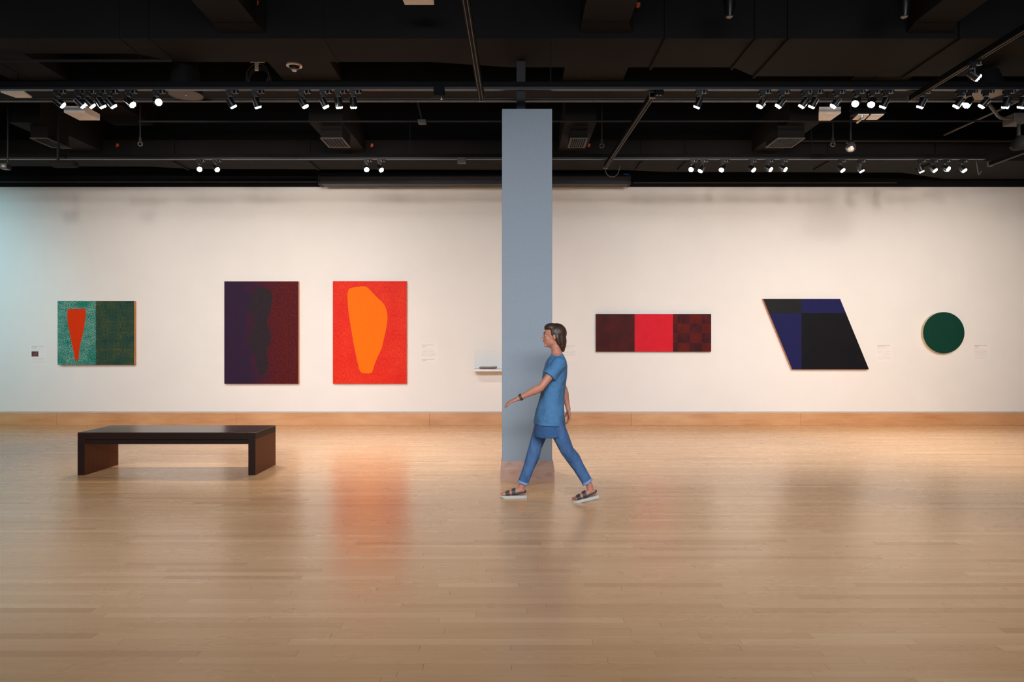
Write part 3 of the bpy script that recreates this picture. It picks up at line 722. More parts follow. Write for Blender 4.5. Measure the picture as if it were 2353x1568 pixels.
# ------------------------------------------------------------------ lamp heads
UP = Vector((0, 0, 1))
def make_head():
    t = thing('track_spotlight', 'x', 'spotlight', (0, 0, 0), 'black spotlights on the ceiling rails')
    MB().box(-0.055, 0.02, -0.022, 0.022, -0.034, 0.0).box(-0.04, 0.0, -0.02, 0.02, -0.06, -0.034).build('rail_adapter', M['black_metal'], t, bevel=0.002)
    MB().lathe([(0.006, -0.03), (0.022, -0.028), (0.024, -0.004), (0.02, 0.0)], (0.045, 0, 0.0), 14).build('adapter_knob', M['black_metal'], t, smooth=True)
    MB().box(0.004, 0.012, -0.024, -0.019, -0.034, -0.012).build('adapter_latch', M['chrome'], t)
    MB().tube([(-0.02, 0, -0.058), (-0.02, 0, -0.078)], 0.007, seg=8).box(-0.042, 0.002, -0.006, 0.006, -0.078, -0.073).build('swivel_stem', M['chrome'], t)
    yk = MB().box(-0.041, -0.037, -0.008, 0.008, -0.125, -0.075).box(0.037, 0.041, -0.008, 0.008, -0.125, -0.075).box(-0.041, 0.041, -0.008, 0.008, -0.079, -0.075)
    ys = bpy.data.objects.new('yoke', yk.mesh('yoke', M['black_metal'])); COL.objects.link(ys); ys.parent = t; ys.location = (-0.02, 0, 0.0)
    bd = MB().lathe([(0.012, -0.045), (0.026, -0.04), (0.030, -0.02), (0.034, 0.0), (0.036, 0.045), (0.0375, 0.052)], (0, 0, 0), 20)
    for k in range(3): bd.lathe([(0.033, -0.032+k*0.011), (0.036, -0.031+k*0.011), (0.036, -0.028+k*0.011), (0.033, -0.027+k*0.011)], (0, 0, 0), 20)
    bo = bpy.data.objects.new('lamp_body', bd.mesh('lamp_body', M['black_metal'], smooth=True)); COL.objects.link(bo); bo.parent = t; bo.location = (-0.02, 0, -0.115)
    ln = MB().lathe([(0.034, 0.051), (0.034, 0.056), (0.020, 0.060), (0.004, 0.061)], (0, 0, 0), 20)
    for k in range(7):
        a = 2*math.pi*k/7; ln.ball((0.024*math.cos(a), 0.024*math.sin(a), 0.060), (0.0085, 0.0085, 0.010), seg=8, rings=6)
    lo = bpy.data.objects.new('lamp_lens', ln.mesh('lamp_lens', M['lens'], smooth=True)); COL.objects.link(lo); lo.parent = bo
    sp = MB().tube([(0.0385, 0, 0.01), (0.041, 0, 0.05)], 0.0022, seg=6)
    so = bpy.data.objects.new('chrome_arm', sp.mesh('chrome_arm', M['chrome'])); COL.objects.link(so); so.parent = bo; 
    return t
proto = make_head(); used = [False]
def clone(o, parent=None):
    c = o.copy(); COL.objects.link(c)
    if parent is not None: c.parent = parent
    for ch in list(o.children): clone(ch, c)
    return c
def place_head(P, v, label, rail_dir=0, power=SPOT_W, target=None, size=62):
    if not used[0]: t = proto; used[0] = True
    else: t = clone(proto)
    P = Vector(P); v = Vector(v).normalized()
    t.location = P + Vector((0.02, 0, 0)); t['label'] = label
    body = [c for c in t.children if c.name.startswith('lamp_body')][0]
    yoke = [c for c in t.children if c.name.startswith('yoke')][0]
    az = math.atan2(v.y, v.x)
    q = v.to_track_quat('Z', 'Y')
    # keep the yoke's arms beside the body: rotate yoke about z so that its axis is square to the aim
    yoke.rotation_euler = (0, 0, az+math.pi/2)
    body.rotation_euler = (0, math.acos(max(-1, min(1, v.z))), az)
    lens_w = P + Vector((0, 0, -0.115)) + v*0.085
    tg = target if target is not None else lens_w+v*3
    L = spot('lamp_light', lens_w, tg, power, size=size)
    L.location = lens_w
    return t
ords = ['first','second','third','fourth','fifth','sixth','seventh','eighth','ninth','tenth','eleventh','twelfth','thirteenth','fourteenth','fifteenth']
near_l = [(132.5,144,0),(181,191,0),(202,211.5,0),(228,234.5,0),(252,260,0),(296,308.5,.45),(360,371.5,1),(529,536,0),(588,592,0),(695,703,.2),(743,749.5,.15),(777.5,778.5,0),(811.5,811,0)]
near_r = [(1606.6,1601,0),(1752.5,1744,.25),(1796.5,1787,.15),(1850,1841.5,.05),(1872,1865.5,0),(1923,1913.5,.15),(1969,1959.5,.9),(2004,1997,.85),(2035,2030,0),(2120.5,2116,0),(2206,2198.5,0),(2227,2217,.5),(2265,2256.5,0),(2314,2313.5,0),(2351,2349,0)]
far_l = [(457.5,462.5,1),(495,503,.7),(842,844.5,1),(872,879,.7)]
far_r = [(1590.7,1585,.9),(1614,1607.5,.3),(1660.5,1655,.8),(1726,1732,.8),(1764,1771.5,.8),(1797.5,1805,.8),(1931,1936.5,.7),(1976,1981.5,.35),(2114.6,2120,.15),(2142.6,2148,.7),(2171,2177,1),(2210.5,2215,.7)]
for group, d, where in ((near_l, 7.08, 'front rail, left of the column'), (near_r, 7.08, 'front rail, right of the column'), (far_l, 9.79, 'rear rail, left of the column'), (far_r, 9.79, 'rear rail, right of the column')):
    for i, (pxx, lx, fc) in enumerate(group):
        dx = (lx-pxx)*d/FPX/0.075
        vx = max(-0.8, min(0.8, dx))
        if d < 8: vy = 0.42-1.05*fc
        else: vy = 0.25-0.95*fc
        vy = max(-0.7, vy)
        h = math.hypot(vx, vy)
        if h > 0.93: vx *= 0.93/h; vy *= 0.93/h
        vz = -math.sqrt(1-vx*vx-vy*vy)
        P = (X(pxx, d), d, ZR)
        lab = 'black spotlight, %s from the left on the %s' % (ords[i], where)
        if d < 8:
            if fc >= 0.8: tg = (P[0]+vx*3, 4.6, 0.0); pw = 70; sz = 70
            elif True: tg = (P[0]*1.30+vx*1.2, DW, 2.35); pw = SPOT_W*(0.86 if P[0] > 0 else 0.97); sz = 80
        else:
            tg = (P[0]+vx*2.0, 9.4, 0.0); pw = FLOOR_W*(2.3 if P[0] < 0 else 1.0); sz = 85
        place_head(P, (vx, vy, vz), lab, 0, pw, tg, sz)
place_head((4.19, 6.21, ZD), (0.72, -0.15, -0.55), 'black spotlight hanging from the rail that runs towards the camera, right side', 0, 60, (7.5, 6.5, 0), 60)

# ------------------------------------------------------------------ ceiling fittings
def pendant_speaker(label, x, d, zb, rb, rt, h, disc, zc=HC-0.001):
    t = thing('pendant_speaker', label, 'speaker', (x, d, zb))
    MB().lathe([(rb, 0.0), (rb*1.0, 0.02), (rb*0.93, h*0.35), (rt, h), (rt*0.3, h+0.02)], (x, d, zb), 32).build('housing', M['black_matte'], t, smooth=True)
    R = Matrix.Rotation(0, 3, 'X')
    MB().lathe([(rb*0.99, -0.004), (rb*0.99, 0.0)], (x, d, zb), 32).build('speaker_grille', M[disc], t, smooth=True)
    MB().torus((x, d, zb-0.002), rb, 0.006, 'z', 32, 6).build('rim', M['duct_lip'], t, smooth=True)
    MB().lathe([(0.01, -0.008), (0.01, -0.003)], (x, d, zb), 10).build('centre_cap', M['white_panel'], t)
    MB().tube([(x, d, zb+h), (x, d, zc)], 0.006, seg=6).build('hanging_cable', M['black_matte'], t)
M['disc_dark'] = paint('disc_dark', (96, 90, 84), rough=0.7)
pendant_speaker('dark cone pendant speaker hanging behind the front rail at left', X(427, 7.75), 7.75, Z(218, 7.75), 0.178, 0.12, 0.36, 'disc_dark')
pendant_speaker('pendant speaker with pale face behind the front rail, far right', X(2262, 7.75), 7.75, Z(216, 7.75), 0.21, 0.14, 0.25, 'pale', 4.6)

def white_box(label, pts, z0, z1, name='light_panel', cat='panel', mat='white_panel', rod=True, zc=HC-0.001):
    cxm = sum(p[0] for p in pts)/len(pts); cym = sum(p[1] for p in pts)/len(pts)
    t = thing(name, label, cat, (cxm, cym, z0))
    MB().prism_z(pts, z0, z1).build('panel_body', M[mat], t, bevel=0.003)
    if rod: MB().tube([(cxm, cym, z1), (cxm, cym, zc)], 0.006, seg=6).build('hanger_rod', M['black_matte'], t)
    return t
white_box('white hanging box behind the leftmost group of lamps', [(-5.45, 8.3), (-5.19, 8.3), (-5.19, 8.60), (-5.45, 8.60)], 4.28, 4.36, rod=True)
white_box('white panel box with a slanted side, behind the right hand lamps', [(3.76, 8.36), (4.03, 8.36), (4.03, 8.64), (3.88, 8.64)], 4.29, 4.37)
white_box('flat white panel at the left edge under the front rail', [(-6.07, 8.1), (-5.79, 8.1), (-5.82, 8.28), (-6.02, 8.28)], 4.45, 4.47, zc=4.7)
white_box('small white box at the top of the frame, left of the column', [(-1.04, 6.2), (-0.74, 6.2), (-0.74, 6.50), (-1.02, 6.50)], 4.70, 4.78)
ff = thing('flood_light', 'hanging flood light with two white flaps, right side', 'lamp', (X(1995, 8.4), 8.4, 4.25))
MB().box(X(1962, 8.4), X(2032, 8.4), 8.36, 8.5, Z(262, 8.4), Z(252, 8.4)).build('housing', M['black_matte'], ff)
xa = lambda p, d: X(p, d)
MB().prism_z([(X(1972, 8.3), 8.3), (X(1997, 8.3), 8.3), (X(1985, 8.49), 8.49), (X(1959, 8.49), 8.49)], 4.25, 4.262).build('white_flap', M['white_panel'], ff)
MB().prism_z([(X(2002, 8.3), 8.3), (X(2031, 8.3), 8.3), (X(2015, 8.49), 8.49), (X(1990, 8.49), 8.49)], 4.25, 4.262).build('white_flap', M['white_panel'], ff)
MB().tube([(X(1981, 8.32), 8.32, 4.25), (X(1981, 8.32), 8.32, 4.22), (X(1975, 8.34), 8.40, 4.19)], 0.016, seg=10).build('side_lamp', M['chrome'], ff, smooth=True)
MB().tube([(X(1995, 8.4), 8.42, Z(252, 8.4)), (X(1995, 8.4), 8.42, HC-0.001)], 0.01, seg=8).build('hanger_rod', M['black_matte'], ff)

sm = thing('smoke_detector', 'white ceiling smoke detector with a red mark, under a dark duct', 'detector', (X(676, 7.9), 7.9, 4.7))
c = (X(676, 7.9), 7.9, 4.7)
MB().lathe([(0.088, -0.0005), (0.09, -0.018), (0.07, -0.024)], c, 24).build('base_ring', M['white_panel'], sm, smooth=True)
MB().lathe([(0.06, -0.024), (0.052, -0.05), (0.03, -0.06)], c, 24).build('sensor_head', M['black_metal'], sm, smooth=True)
MB().lathe([(0.03, -0.060), (0.027, -0.074), (0.01, -0.078)], c, 20).build('cap', M['white_panel'], sm, smooth=True)
MB().box(c[0]+0.045, c[0]+0.075, c[1]-0.045, c[1]-0.015, 4.672, 4.676).build('red_mark', M['red'], sm)

cc_ = thing('cable_coil', 'coil of thin cable with a white tag hanging behind the front rail', 'cable', (X(592, 8.0), 8.0, 4.55))
cxx = X(592, 8.0)
for k in range(7):
    q = MB().torus((cxx+0.01*math.sin(k*2.1), 8.0+0.012*k, 4.62-0.008*k), 0.125+0.006*(k % 3), 0.0028, 'y', 40, 6, 1.05+0.03*(k % 4))
    q.build('cable_loop', [M['strut'], M['black_metal']][k % 2], cc_, smooth=True)
MB().box(cxx-0.025, cxx+0.015, 7.97, 7.99, 4.66, 4.78).build('white_tag', M['white_panel'], cc_, bevel=0.004)
MB().box(cxx-0.08, cxx+0.09, 7.975, 7.985, 4.755, 4.78).build('white_hook', M['white_panel'], cc_, bevel=0.003)
MB().tube([(cxx, 8.0, 4.77), (cxx, 8.0, HC-0.001)], 0.004, seg=6).build('hanging_cord', M['black_matte'], cc_)

def canister(label, xp):
    d = 6.45; x = X(xp, d); zb = Z(39, d)
    t = thing('ceiling_camera', label, 'camera', (x, d, zb))
    MB().lathe([(0.028, 0.0), (0.034, 0.004), (0.056, 0.11), (0.058, 0.2), (0.03, 0.23)], (x, d, zb), 20).build('housing', M['black_metal'], t, smooth=True)
    MB().lathe([(0.005, -0.010), (0.024, -0.006), (0.028, 0.0)], (x, d, zb), 20).build('lens_cap', M['pale'], t, smooth=True)
    MB().tube([(x, d, zb+0.22), (x, d, HC-0.001)], 0.012, seg=8).build('mount_pole', M['black_metal'], t)
canister('dark tapered ceiling camera at the top edge, nearer the column', 1676)
canister('dark tapered ceiling camera at the top edge, far right', 2078)

def damper(label, p):
    x, d, z = p
    t = thing('damper_handle', label, 'handle', (x, d, z))
    MB().box(x-0.018, x+0.018, d-0.006, d+0.006, z-0.018, z+0.018).prism_y([(x-0.024, z-0.03), (x+0.006, z-0.034), (x+0.012, z-0.016), (x-0.02, z-0.012)], d-0.006, d+0.006).build('wing', M['orange_tag'], t)
    MB().tube([(x, d+0.006, z), (x, d+0.10, z)], 0.006, seg=6).build('spindle', M['strut'], t)
damper('orange damper handle beside the leftmost rear duct', (X(270, 10.7), 10.7, Z(333, 10.7)))
damper('orange damper handle above the red painting, beside its duct', (X(855, 10.7), 10.7, Z(333, 10.7)))
damper('orange damper handle just right of the column', (X(1354, 10.7), 10.7, Z(333, 10.7)))
damper('orange damper handle at the top edge, upper left', (X(590, 6.88), 6.88, Z(6, 6.88)))
damper('orange damper handle at the top edge, right of the column', (X(1467, 6.88), 6.88, Z(10, 6.88)))

def ring_rod(label, xp, d, yb):
    x = X(xp, d); zb = Z(yb, d)
    t = thing('hanging_rod', label, 'rod', (x, d, zb))
    MB().tube([(x, d, zb+0.045), (x, d, zb+0.12)], 0.018, seg=10).build('socket', M['pipe'], t, smooth=True)
    MB().tube([(x, d, zb+0.10), (x, d, HC-0.001)], 0.010, seg=8).build('rod', M['pipe'], t, smooth=True)
    MB().torus((x, d, zb+0.03), 0.028, 0.008, 'y', 20, 8).build('ring', M['duct_lip'], t, smooth=True)
ring_rod('hanging rod ending in a ring, above the tall purple painting', 322, 9.2, 336)
ring_rod('hanging rod ending in a ring, left of the white globe', 1914, 9.2, 337)
ring_rod('thin hanging rod close right of the column', 1383, 9.3, 340)

gl_ = thing('globe_camera', 'glossy round globe on a rod behind the front rail, right side', 'camera', (X(1955, 9.0), 9.0, Z(350, 9.0)))
x, d = X(1955, 9.0), 9.0
MB().ball((x, d, Z(338, d)), 0.066, seg=24, rings=16).build('globe', paint('globe_gloss', (60, 56, 56), rough=0.06, spec=1.0), gl_, smooth=True)
MB().lathe([(0.05, 0.0), (0.055, 0.012), (0.02, 0.04)], (x, d, Z(330, d)), 20).build('globe_collar', M['black_metal'], gl_, smooth=True)
MB().ball((x-0.012, d-0.022, Z(343, d)), (0.044, 0.046, 0.036), seg=16, rings=10).build('globe_glint', M['white_panel'], gl_, smooth=True)  # white bulge stands for the reflection on the glossy globe
MB().tube([(x, d, Z(328, d)), (x, d, HC-0.001)], 0.011, seg=8).build('rod', M['pipe'], gl_, smooth=True)

jb = thing('junction_box', 'dark junction box on the front rail, left of the column', 'box', (X(1010, 7.05), 7.05, 4.05))
MB().box(X(997, 7.05), X(1021, 7.05), 7.02, 7.12, 4.03, 4.13).build('box_body', M['rail'], jb, bevel=0.004)
MB().tube([(X(1014, 7.05), 7.07, 4.03), (X(1014, 7.05), 7.07, 4.005)], 0.012, seg=10).build('cable_gland', M['chrome'], jb)
kb = thing('junction_box', 'flat pale junction box on a bent arm, between both rails', 'box', (X(971, 9.1), 9.1, Z(284, 9.1)))
MB().box(X(961, 9.1), X(979, 9.1), 9.05, 9.16, Z(284, 9.1), Z(277, 9.1)).build('box_body', M['duct_lip'], kb)
MB().tube([(X(970, 9.1), 9.1, Z(277, 9.1)), (X(962, 9.0), 9.0, Z(245, 9.0)), (X(957, 8.8), 8.8, Z(222, 8.8)), (X(955, 8.8), 8.8, Z(190, 8.8)), (X(955, 8.8), 8.8, HC-0.001)], 0.012, seg=8).build('bent_arm', M['pipe'], kb, smooth=True)
rb_ = thing('junction_box', 'small box with cable on the rear rail, left of the column', 'box', (X(1060, 9.79), 9.79, 4.08))
MB().box(X(1051, 9.75), X(1070, 9.75), 9.74, 9.83, Z(374, 9.75), Z(362, 9.75)).build('box_body', M['duct_lip'], rb_, bevel=0.003)
MB().tube([(X(1070, 9.78), 9.78, Z(366, 9.78)), (X(1085, 9.78), 9.78, Z(364, 9.78)), (X(1105, 9.79), 9.79, Z(356, 9.79)), (X(1148, 9.79), 9.79, Z(356, 9.79))], 0.008, seg=8).build('cable', M['strut'], rb_, smooth=True)
ob = thing('power_feed', 'small rounded power feed with two pale dots on the front rail', 'box', (X(1513, 7.08), 7.08, 4.05))
MB().box(X(1503, 7.08), X(1524, 7.08), 7.04, 7.12, 4.04, ZR).build('box_body', M['rail'], ob, bevel=0.012)
for dx in (-0.02, 0.012):
    MB().box(X(1513, 7.08)+dx-0.006, X(1513, 7.08)+dx+0.010, 7.04, 7.06, 4.036, 4.041).build('pale_dot', M['pale'], ob)
# looping cable at the end of the linking rail
cl = MB(); pts = []
for k in range(15):
    a = math.pi*k/14
    pts.append((1.375+0.095-0.10*math.cos(a), 10.02, 4.02-0.11*math.sin(a)))
pts = [(1.375, 10.02, ZD-0.003)] + pts[1:] + [(1.58, 9.95, 4.06)]
tag(cl.tube(pts, 0.006, seg=6).build('looping_cable', M['strut'], None, smooth=True), 'thin cable looping below the end of the linking rail', 'cable')
tag(MB().tube([(X(2243.0, 9.85), 9.85, ZR-0.001), (X(2248, 9.85), 9.85, Z(398, 9.85)), (X(2249, 9.85), 9.85, Z(402, 9.85)), (X(2256, 9.85), 9.85, Z(393, 9.85))], 0.007, seg=6).build('hanging_cable', M['strut'], None, smooth=True), 'short cable hooking down from the rear rail at far right', 'cable')

rc = thing('drop_mount', 'bent grey conduit arm with box and drop pole at the right edge', 'conduit', (X(2330, 8.3), 8.3, 4.2))
MB().tube([px(2273, 239, 7.6), px(2285, 255, 7.8), px(2293, 266, 8.0), px(2300, 271, 8.1), px(2312, 272.5, 8.2), px(2330, 272, 8.3)], 0.018, seg=10).build('bent_conduit', M['strut'], rc, smooth=True)
MB().box(X(2324, 8.3), X(2356, 8.3), 8.25, 8.45, Z(283, 8.3), Z(262, 8.3)).build('box_body', M['duct_lip'], rc, bevel=0.004)
MB().tube([px(2341, 283, 8.35), px(2341, 312, 8.35)], 0.02, seg=12).build('drop_pole', M['pipe'], rc, smooth=True)
MB().lathe([(0.03, 0.0), (0.08, -0.05), (0.11, -0.13), (0.09, -0.16)], px(2345, 312, 8.35), 24).build('dome_housing', M['black_matte'], rc, smooth=True)
MB().tube([px(2345, 262, 8.35), Vector((X(2345, 8.35), 8.35, HC-0.001))], 0.012, seg=8).build('hanger_rod', M['black_matte'], rc)
lr = thing('sensor_drop', 'thin rod with a small white sensor at the left edge', 'sensor', (X(17, 9.3), 9.3, Z(388, 9.3)))
MB().tube([px(17.5, 376, 9.3), Vector((X(17.5, 9.3), 9.3, HC-0.001))], 0.009, seg=8).build('rod', M['pipe'], lr, smooth=True)
MB().box(X(3, 9.3), X(19, 9.3), 9.26, 9.36, Z(389, 9.3), Z(376, 9.3)).build('sensor_body', M['black_metal'], lr, bevel=0.006)
MB().ball(px(8, 382, 9.26), (0.028, 0.02, 0.02), seg=12, rings=8).build('sensor_window', M['pale'], lr, smooth=True)
lp = thing('projector_mount', 'ceiling plate with a pole and grey arm above the leftmost painting', 'mount', (X(133, 9.6), 9.6, Z(378, 9.6)))
MB().box(X(120, 9.6), X(146, 9.6), 9.55, 9.8, Z(333, 9.6), Z(331, 9.6)).build('ceiling_plate', M['pipe'], lp)
MB().tube([px(133, 333, 9.65), px(133, 372, 9.65)], 0.018, seg=10).build('pole', M['pipe'], lp, smooth=True)
MB().box(X(118, 9.65), X(175, 9.65), 9.6, 9.72, Z(384, 9.65), Z(371, 9.65)).build('device_body', M['duct'], lp, bevel=0.02)
MB().tube([px(133, 331, 9.65), Vector((X(133, 9.65), 9.65, 5.59))], 0.012, seg=8).build('hanger_rod', M['pipe'], lp)

# projection screen case above the wall
ps = thing('projector_screen_case', 'long black projection screen case above the wall with blue sticker', 'screen case', (X(1090, 11.75), 11.75, Z(422, 11.75)))
sdp = 11.72
e0, e1 = X(731, sdp), X(1449, sdp)
prof = []
zt, zb = Z(394, sdp), Z(422, sdp)
prof = [(sdp+0.02, zb), (sdp+0.25, zb), (sdp+0.25, zt), (sdp+0.06, zt), (sdp+0.02, zt-0.02), (sdp, zt-0.07), (sdp, zt-0.10), (sdp+0.03, zt-0.13), (sdp+0.035, zt-0.16), (sdp+0.01, zt-0.17), (sdp+0.01, zb+0.01)]
M['case'] = paint('case_satin', (24, 24, 28), (20, 20, 24), rough=0.4, spec=0.25)
MB().prism_x(prof, e0+0.02, e1-0.02).build('case_body', M['case'], ps, smooth=True)
for a, b in ((e0, e0+0.02), (e1-0.02, e1)):
    MB().prism_x([(sdp-0.005, zb-0.012), (sdp+0.26, zb-0.012), (sdp+0.26, zt+0.006), (sdp+0.03, zt+0.006), (sdp-0.005, zt-0.05)], a, b).build('end_cap', M['case'], ps)
MB().box(X(1433, sdp), X(1445, sdp), sdp-0.008, sdp+0.002, Z(402, sdp), Z(399, sdp)).build('blue_sticker', M['blue_mark'], ps)
for xx in (e0+0.6, (e0+e1)/2, e1-0.6):
    MB().box(xx-0.02, xx+0.02, sdp+0.15, DW-0.031, zt-0.04, zt-0.01).build('wall_bracket', M['black_metal'], ps)
# ------------------------------------------------------------------ walking person
PY = 6.45
def remeshed(mb, name, mat, parent, voxel, smooth_it=3, label=None):
    me = mb.mesh(name, None)
    o = bpy.data.objects.new(name+'_src', me); COL.objects.link(o)
    r = o.modifiers.new('r', 'REMESH'); r.mode = 'VOXEL'; r.voxel_size = voxel; r.use_smooth_shade = True
    s_ = o.modifiers.new('s', 'SMOOTH'); s_.factor = 0.5; s_.iterations = smooth_it
    dg = bpy.context.evaluated_depsgraph_get(); dg.update()
    ev = o.evaluated_get(dg)
    m2 = bpy.data.meshes.new_from_object(ev, depsgraph=dg); m2.name = name
    bpy.data.objects.remove(o)
    off = wloc(parent)
    for v in m2.vertices: v.co -= off
    m2.materials.clear(); m2.materials.append(mat)
    m2.polygons.foreach_set('use_smooth', [True]*len(m2.polygons)); m2.update()
    ob = bpy.data.objects.new(name, m2); COL.objects.link(ob); ob.parent = parent
    if label: ob['label'] = label
    return ob
M['skin'] = paint('skin', (186, 128, 104), (176, 116, 94), ns=20, rough=0.5, spec=0.4)
M['hair'] = paint('hair', (66, 42, 28), (38, 24, 17), scale=(1, 1, 0.25), ns=90, rough=0.45, bmp=0.5, bdist=0.004)
M['shirt'] = paint('blue_shirt', (76, 122, 162), (64, 108, 148), ns=7, rough=0.8, spec=0.2, bmp=0.7, bdist=0.03)
M['tunic'] = paint('blue_underlayer', (58, 94, 138), (50, 84, 126), ns=9, rough=0.8, spec=0.2, bmp=0.5, bdist=0.02)
M['jeans'] = paint('denim', (74, 108, 150), (56, 86, 126), scale=(1, 1, 0.35), ns=16, rough=0.85, spec=0.2, bmp=0.7, bdist=0.02)
M['cuff'] = paint('denim_inside', (120, 146, 190), rough=0.85)
M['sandal'] = paint('sandal_leather', (58, 54, 54), rough=0.55)
M['sole'] = paint('sandal_sole', (188, 190, 182), rough=0.7)
M['eye'] = paint('eye_white', (190, 178, 170), rough=0.2)
M['iris'] = paint('iris', (50, 34, 24), rough=0.2)
M['lips'] = paint('lips', (160, 88, 80), rough=0.45)
M['nail'] = paint('painted_nail', (176, 50, 66), rough=0.3)

per = thing('person', 'person walking left past the column in blue shirt, jeans and dark sandals', 'person', (0.36, PY, 0))
V = Vector
HX, HZ = 0.385, 1.545     # head centre
LAT = (0, 1, 0)
body = MB()
# head facing -x
body.ball((HX+0.012, PY, HZ+0.022), (0.094, 0.074, 0.098), seg=24, rings=16)
body.ball((HX-0.022, PY, HZ-0.018), (0.066, 0.059, 0.092), seg=24, rings=16)      # face
body.tube([(HX-0.080, PY, HZ+0.022), (HX-0.088, PY, HZ+0.004), (HX-0.097, PY, HZ-0.014)], [0.007, 0.008, 0.009], [0.007, 0.009, 0.013], LAT, 10, 'round')   # nose
body.ball((HX-0.077, PY, HZ-0.046), (0.013, 0.024, 0.015), seg=12, rings=8)       # mouth area
body.ball((HX-0.066, PY, HZ-0.088), (0.018, 0.024, 0.018), seg=12, rings=8)       # chin
for s in (-1, 1):
    body.ball((HX-0.068, PY+s*0.028, HZ+0.027), (0.015, 0.022, 0.007), seg=10, rings=8)   # brow ridge
    body.ball((HX-0.064, PY+s*0.031, HZ+0.014), (0.0125, 0.015, 0.007), seg=10, rings=8)  # eyelid
    body.ball((HX-0.048, PY+s*0.040, HZ-0.020), (0.028, 0.018, 0.024), seg=10, rings=8)   # cheek
    body.ball((HX-0.008, PY+s*0.038, HZ-0.050), (0.046, 0.020, 0.036), seg=10, rings=8)   # jaw corner
    body.ball((HX+0.014, PY+s*0.076, HZ-0.004), (0.017, 0.008, 0.030), seg=10, rings=8)   # ear
body.tube([(HX+0.020, PY, HZ-0.06), (HX+0.034, PY, HZ-0.13), (HX+0.040, PY, HZ-0.19)], [0.050, 0.048, 0.060], [0.050, 0.048, 0.075], LAT, 18, 'round')   # neck
# torso
tor = [(0.425, 1.345, 0.060, 0.090), (0.424, 1.30, 0.085, 0.150), (0.408, 1.20, 0.098, 0.150), (0.392, 1.08, 0.094, 0.132), (0.378, 0.98, 0.088, 0.124), (0.362, 0.88, 0.098, 0.150), (0.352, 0.80, 0.098, 0.152)]
body.tube([(a, PY, b) for a, b, c, d in tor], [c for a, b, c, d in tor], [d for a, b, c, d in tor], LAT, 24, 'round')
# arms
YN, YF = PY-0.175, PY+0.175
Lsh, Lel, Lwr = V((0.432, YN+0.01, 1.285)), V((0.262, YN-0.045, 1.075)), V((0.062, YN-0.02, 0.975))
Rsh, Rel, Rwr = V((0.420, YF-0.01, 1.285)), V((0.505, YF+0.04, 1.03)), V((0.548, YF+0.02, 0.835))
def limb(mb, a, b, r0, r1, r2, lat=None):
    m = (a+b)/2
    mb.tube([a, a*0.75+b*0.25, m, b*0.88+a*0.12, b], [r0, r1*1.02, (r1+r2)/2, r2, r2], None, lat, 14, 'round')
for sh_, el, wr in ((Lsh, Lel, Lwr), (Rsh, Rel, Rwr)):
    limb(body, sh_, el, 0.050, 0.044, 0.034)
    limb(body, el, wr, 0.036, 0.038, 0.024)
def hand(mb, wr, d, nrm, curl=0.5, side=1):
    d = d.normalized(); nrm = (nrm - d*nrm.dot(d)).normalized(); s = d.cross(nrm)*side     # s towards the thumb
    pc = wr + d*0.045
    mb.tube([wr-d*0.015, wr+d*0.02, wr+d*0.055, wr+d*0.088], [0.018, 0.016, 0.015, 0.012], [0.024, 0.032, 0.040, 0.038], s, 14, 'round')
    for i, (o, L) in enumerate(((0.030, 0.068), (0.010, 0.078), (-0.010, 0.072), (-0.029, 0.056))):
        p = wr + d*0.080 + s*o
        c = curl*(0.85+0.12*i)
        pts = [p]; dd = d.copy(); ang = 0.0
        for seg_, fr_ in enumerate((0.45, 0.32, 0.23)):
            ang += c*(0.45 if seg_ == 0 else 0.6)
            dd = d*math.cos(ang) + nrm*math.sin(ang)
            p = p + dd*L*fr_; pts.append(p)
        mb.tube(pts, [0.0095, 0.0088, 0.0078, 0.0068], None, s, 10, 'round')
    p = wr + d*0.022 + s*0.028
    t1 = (d*0.65+s*0.72+nrm*0.25).normalized(); t2 = (d*0.9+s*0.3+nrm*0.35).normalized()
    mb.tube([p-s*0.012, p, p+t1*0.034, p+t1*0.034+t2*0.030], [0.014, 0.0125, 0.0105, 0.0085], None, nrm, 10, 'round')
hand(body, Lwr, V((-0.92, 0.10, -0.38)), V((-0.3, 0.2, -1.0)), 0.45, side=-1)
hand(body, Rwr, V((0.12, -0.02, -1.0)), V((-1, -0.2, 0.0)), 0.7, side=1)
# legs: right (far) leg forward, left (near) leg trailing
RY, LY = PY+0.085, PY-0.085
Rh, Rk, Ra = V((0.345, RY, 0.83)), V((0.222, RY+0.005, 0.485)), V((0.093, RY, 0.105))
Lh, Lk, La = V((0.360, LY, 0.83)), V((0.515, LY-0.005, 0.475)), V((0.722, LY, 0.155))
def legs(mb, k=1.0, add=0.0, end=1.0):
    for h, kn, an in ((Rh, Rk, Ra), (Lh, Lk, La)):
        a2 = kn+(an-kn)*end
        mb.tube([h, h*0.6+kn*0.4, kn], [0.078+add, 0.068+add, 0.051+add], [0.082+add, 0.072+add, 0.052+add], LAT, 18, 'round')
        dirn = (an-kn); perp = V((1, 0, 0.3)).normalized()*0.010
        pts = [kn, kn*0.75+a2*0.25+perp, kn*0.45+a2*0.55+perp*0.6, a2]
        mb.tube(pts, [0.050+add, 0.054+add, 0.043+add, 0.031+add*1.6], None, LAT, 18, 'round' if not add else 'flat')
legs(body)
def foot_frame(origin, pitch):      # local x forward (-x world), y lateral, z up
    c, s_ = math.cos(pitch), math.sin(pitch)
    fw = V((-c, 0, -s_)); up = V((-s_, 0, c))
    return lambda a, b, z: V(origin)+fw*a+V((0, 1, 0))*b+up*z
